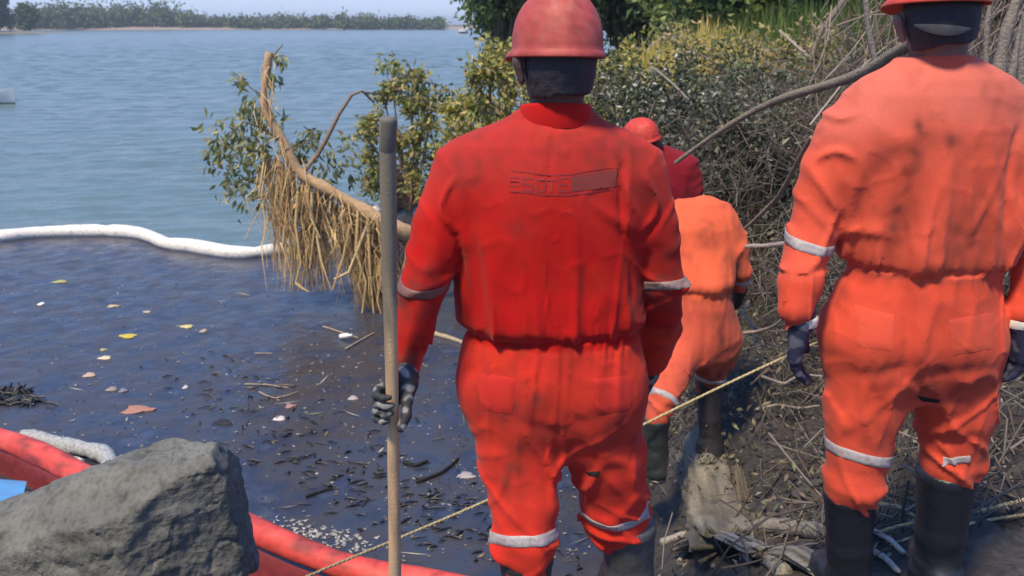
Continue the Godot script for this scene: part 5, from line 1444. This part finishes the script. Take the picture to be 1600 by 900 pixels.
	for j in 9:
		for i in 13:
			var p := on(lerpf(-140, 42 - j * 2.0, i / 12.0), lerpf(752, 812, j / 8.0) + (12.0 - i) * -1.2, 0.10 + 0.018 * sin(i * 1.1 + j * 0.8) + 0.01 * sin(j * 2.1))
			mb3.add(p - o3)
	for j in 8:
		for i in 12: mb3.quad(j * 13 + i, j * 13 + i + 1, j * 13 + i + 14, j * 13 + i + 13)
	tag(obj("plastic_sheet", mb3.mesh(), M.plastic_blue, null, o3), "pale blue plastic sheet between the red boom and the boulder at the left edge", "plastic sheet")
	# foam and white crumbs along the red boom, flecks all over the oil
	mb3 = MB.new()
	for i in 170:
		var s := rng.randf()
		var p := on(lerpf(425, 575, s) + rng.randfn() * 9.0, lerpf(818, 852, s) + rng.randfn() * 8.0, 0.006)
		var d := Vector3(rng.randfn(), 0.1 * rng.randf(), rng.randfn() * 0.6).normalized()
		mb3.leaf(p, d, d.cross(Vector3.UP + rv() * 0.3).normalized(), rng.randf_range(.010, .045), rng.randf_range(.010, .030), Color(.42, .43, .42) * rng.randf_range(0.5, 1.1))
	tag(commit(mb3, "foam", M.litter), "broken white foam along the water side of the red boom", "foam", "", "stuff")
	mb3 = MB.new()
	for i in 5200:
		var x := rng.randf_range(-20, 980); var y := 408.0 + 470.0 * pow(rng.randf(), 0.9)
		var heavy := exp(-pow((x - 560) / 130.0, 2) - pow((y - 590) / 60.0, 2))
		if rng.randf() > 0.30 + heavy + 0.5 * smoothstep(500, 900, x) * smoothstep(560, 700, y): continue
		var p := on(x, y, 0.006)
		if shore_dist(p.x, p.z) > -0.05: continue
		var d := Vector3(rng.randfn(), rng.randf() * 0.15, rng.randfn() * 0.5).normalized()
		var col: Color = [Color(.26, .24, .20), Color(.40, .38, .33), Color(.20, .16, .13), Color(.24, .21, .11), Color(.03, .03, .035), Color(.03, .03, .035), Color(.10, .09, .09)][rng.randi() % 7]
		mb3.leaf(p, d, d.cross(Vector3.UP + rv() * 0.25).normalized(), rng.randf_range(.010, .042) * (1.0 + (5.0 if rng.randf() < 0.02 else 0.0)), rng.randf_range(.006, .018), col)
	tag(commit(mb3, "floating_debris", M.litter), "small flecks of straw, bark and weed scattered over the oily water", "debris", "", "stuff")
	# oily weed lumps that break the surface
	mb3 = MB.new()
	for i in 330:
		var k := rng.randi() % 14
		var x: float = 330.0 + fmod(k * 137.0, 640.0) + rng.randfn() * 60.0; var y: float = 590.0 + fmod(k * 71.0, 300.0) + rng.randfn() * 22.0
		var p := on(x, y, 0.004)
		if shore_dist(p.x, p.z) > -0.1: continue
		var d := Vector3(rng.randfn(), 0.12 * rng.randfn(), rng.randfn() * 0.35).normalized()
		var l := rng.randf_range(.015, .06)
		mb3.tube(PackedVector3Array([p - d * l, p + Vector3(0, .008, 0), p + d * l]), PackedFloat32Array([.003, rng.randf_range(.004, .012), .003]), 4, Color(.018, .02, .028), 0.0, false)
	tag(commit(mb3, "oiled_weed_bits", M.rubber), "small black strands of oiled weed on the water near the bank", "weed", "", "stuff")

# ---------------------------------------------------------------- the far bank
func far_bank() -> void:
	var mb := MB.new()
	var nx := 120
	for j in 7:
		for i in nx + 1:
			var x := lerpf(-420.0, 140.0, float(i) / nx)
			var wv := noise.get_noise_2d(x * 0.05, 3.0) * 14.0
			var z := -430.0 - 60.0 * smoothstep(-260.0, 0.0, x) - 12.0 * j + wv * (1.0 - j / 8.0) - (200.0 if j == 6 else 0.0)
			mb.add(Vector3(x, [-0.5, 0.15, 0.7, 1.2, 1.5, 1.6, 1.8][j] + 0.3 * noise.get_noise_2d(x * 0.2, j * 3.0), z), Color(.46, .37, .30) if j < 4 else Color(.16, .17, .08))
	for j in 6:
		for i in nx: mb.quad(j * (nx + 1) + i, (j + 1) * (nx + 1) + i, (j + 1) * (nx + 1) + i + 1, j * (nx + 1) + i + 1)
	tag(commit(mb, "far_shore", M.mud), "low sandy far bank of the river", "shore", "", "structure")
	# the wood along it
	mb = MB.new()
	var pal := [Color(.085, .14, .05), Color(.11, .17, .06), Color(.06, .10, .04), Color(.14, .18, .07)]
	var top := Curve.new()
	for k in 330:
		var px := rng.randf_range(60, 700)
		var z := 480.0 + rng.randf_range(0, 40) - 40.0 * (1.0 - smoothstep(60, 330, px))
		var hp := 8.0 + 11.0 * smoothstep(60, 130, px) * (1.0 - smoothstep(290, 360, px)) + 4.0 * noise.get_noise_1d(px * 0.35) + 5.0 * maxf(0.0, noise.get_noise_1d(px * 1.3 + 40.0))
		if px > 600: hp *= 0.8
		var h := hp * z / 1400.0 * rng.randf_range(0.75, 1.0) * 1.55
		var c := Vector3((px - 800) / 1400.0 * z * 1.03, 1.0 + h * 0.5, -z)
		leaves(mb, c, Vector3(3.2, h * 0.62, 3.0), 120, 1.7, 1.1, pal, 0.1)
	tag(commit(mb, "far_wood", M.far_leaf), "long low line of green trees on the far bank", "trees", "", "stuff")
	# nearer trees at the left edge
	for q in [[14, 300.0, 70.0, 34.0, "dark green tree at the left edge on the far bank, the tallest"], [52, 310.0, 58.0, 28.0, "rounded dark tree right of the tallest one on the far bank"], [-22, 290.0, 66.0, 34.0, "leafy tree cut by the picture's left edge on the far bank"], [96, 330.0, 32.0, 22.0, "small low tree at the end of the dark clump on the far bank"]]:
		var zz: float = q[1]
		var s := zz / 1400.0
		var base := Vector3((q[0] - 800.0) * s * 1.03, 0.6, -zz)
		var cl := []
		for i in 18:
			cl.append([base + Vector3(rng.randfn() * q[3] * s * 0.42, rng.randf_range(0.25, 0.95) * q[2] * s, rng.randfn() * 1.5), 1.9])
		var t := shrub("tree", q[4], "tree", "trees on the far bank", base, cl, 260, 1.1, .7, pal, Color(.14, .12, .09), .22, "far_leaf")
		(t.get_node("stem") as Node).name = "trunk"
		(t.get_node("foliage") as Node).name = "crown"
	var spit := MB.new()
	for j in 4:
		for i in 31:
			var x := lerpf(-330.0, -148.0, i / 30.0)
			spit.add(Vector3(x, [-0.4, 0.3, 0.7, -0.4][j] * (1.0 - smoothstep(-165.0, -148.0, x)) - 0.1, -278.0 - j * 16.0 + 4.0 * noise.get_noise_2d(x * 0.1, j)), Color(.30, .27, .2))
	for j in 3:
		for i in 30: spit.quad(j * 31 + i, (j + 1) * 31 + i, (j + 1) * 31 + i + 1, j * 31 + i + 1)
	tag(commit(spit, "far_spit", M.mud), "low spit under the dark trees at the left", "shore", "", "structure")
	# boats
	boat("white skiff whose bow shows at the picture's left edge", at(-26, 150, 36.0), 2.2, 0.25)
	boat("tiny white boat far off under the overhanging leaves near the far bank", at(726, 45, 300.0), 7.0, 1.35)

func boat(label: String, p: Vector3, l: float, turn: float) -> void:
	p.y = 0.0
	var t := thing("boat", p, label, "boat")
	t.rotation.y = turn
	var mb := MB.new()
	for i in 13:
		var s := i / 12.0
		var w := l * 0.20 * (1.0 - pow(maxf(0.0, s * 1.3 - 0.3), 2.2))
		var x := (s - 0.5) * l
		var sheer := l * (0.16 + 0.10 * s * s)
		for e in [[-1.0, sheer], [-0.82, l * 0.02], [0.0, -l * 0.04], [0.82, l * 0.02], [1.0, sheer], [0.9, sheer], [0.7, l * 0.07], [-0.7, l * 0.07], [-0.9, sheer]]:
			mb.add(Vector3(x, e[1], e[0] * maxf(w, 0.01)))
	for i in 12:
		for e in 9:
			var e2: int = (e + 1) % 9
			mb.quad(i * 9 + e, i * 9 + e2, (i + 1) * 9 + e2, (i + 1) * 9 + e)
	commit(mb, "hull", M.paint_white, t)
	mb = MB.new()
	mb.box(Transform3D(Basis(), Vector3(-l * 0.1, l * 0.15, 0)), Vector3(l * 0.07, l * 0.015, l * 0.34), Color(.4, .3, .2))
	mb.box(Transform3D(Basis(), Vector3(l * 0.16, l * 0.16, 0)), Vector3(l * 0.07, l * 0.015, l * 0.30), Color(.4, .3, .2))
	commit(mb, "thwart", M.wood, t)

# ---------------------------------------------------------------- the scene
func _ready() -> void:
	var cam := Camera3D.new()
	cam.name = "camera"
	cam.fov = rad_to_deg(2.0 * atan(450.0 / FOCAL))
	cam.position = Vector3(0, EYE, 0)
	cam.rotation.x = -PITCH
	cam.near = 0.05
	cam.far = 6000.0
	add_child(cam, true)
	cam.current = true
	var lens := CameraAttributesPhysical.new()
	lens.frustum_focal_length = 12.0 / (450.0 / FOCAL)
	lens.frustum_focus_distance = 2.5
	lens.exposure_aperture = 7.0
	cam.attributes = lens
	cam.fov = rad_to_deg(2.0 * atan(450.0 / FOCAL))

	var env := Environment.new()
	env.background_mode = Environment.BG_SKY
	var sm := ProceduralSkyMaterial.new()
	sm.sky_top_color = Color(0.36, 0.52, 0.76)
	sm.sky_horizon_color = Color(0.70, 0.755, 0.84)
	sm.sky_curve = 0.12
	sm.ground_horizon_color = Color(0.62, 0.68, 0.74)
	sm.ground_bottom_color = Color(0.2, 0.2, 0.18)
	sm.sky_energy_multiplier = 1.1
	var sky := Sky.new()
	sky.sky_material = sm
	env.sky = sky
	env.tonemap_mode = Environment.TONE_MAPPER_LINEAR
	env.tonemap_exposure = 1.34
	env.sdfgi_enabled = true
	env.ssao_enabled = true
	env.ssil_enabled = true
	env.fog_enabled = true
	env.fog_density = 0.0005
	env.fog_light_color = Color(0.74, 0.80, 0.88)
	var we := WorldEnvironment.new()
	we.name = "environment"
	we.environment = env
	add_child(we, true)

	var sun := DirectionalLight3D.new()
	sun.name = "sun"
	sun.light_energy = 1.2
	sun.light_color = Color(1.0, 0.91, 0.77)
	sun.light_angular_distance = 8.0
	sun.shadow_enabled = true
	add_child(sun, true)
	sun.look_at_from_position(Vector3(-0.42, 1.25, 0.62), Vector3.ZERO, Vector3.UP)

	rng.seed = 7
	noise.noise_type = FastNoiseLite.TYPE_SIMPLEX_SMOOTH; noise.frequency = 1.0; noise.fractal_type = FastNoiseLite.FRACTAL_NONE; noise.seed = 4
	rough.noise_type = FastNoiseLite.TYPE_SIMPLEX_SMOOTH; rough.frequency = 1.0; rough.fractal_octaves = 3; rough.seed = 12
	cells.noise_type = FastNoiseLite.TYPE_CELLULAR; cells.frequency = 1.0; cells.fractal_type = FastNoiseLite.FRACTAL_NONE; cells.cellular_return_type = FastNoiseLite.RETURN_CELL_VALUE; cells.seed = 3
	materials()
	lines()
	var t0 := Time.get_ticks_msec()
	terrain()
	water()
	far_bank()
	booms()
	plants()
	print("setting ", Time.get_ticks_msec() - t0); t0 = Time.get_ticks_msec()
	boulder()
	logs()
	brush()
	print("brush ", Time.get_ticks_msec() - t0); t0 = Time.get_ticks_msec()
	worker_centre()
	worker_right()
	worker_bent()
	worker_far()
	print("people ", Time.get_ticks_msec() - t0)
	ropes()
	afloat()
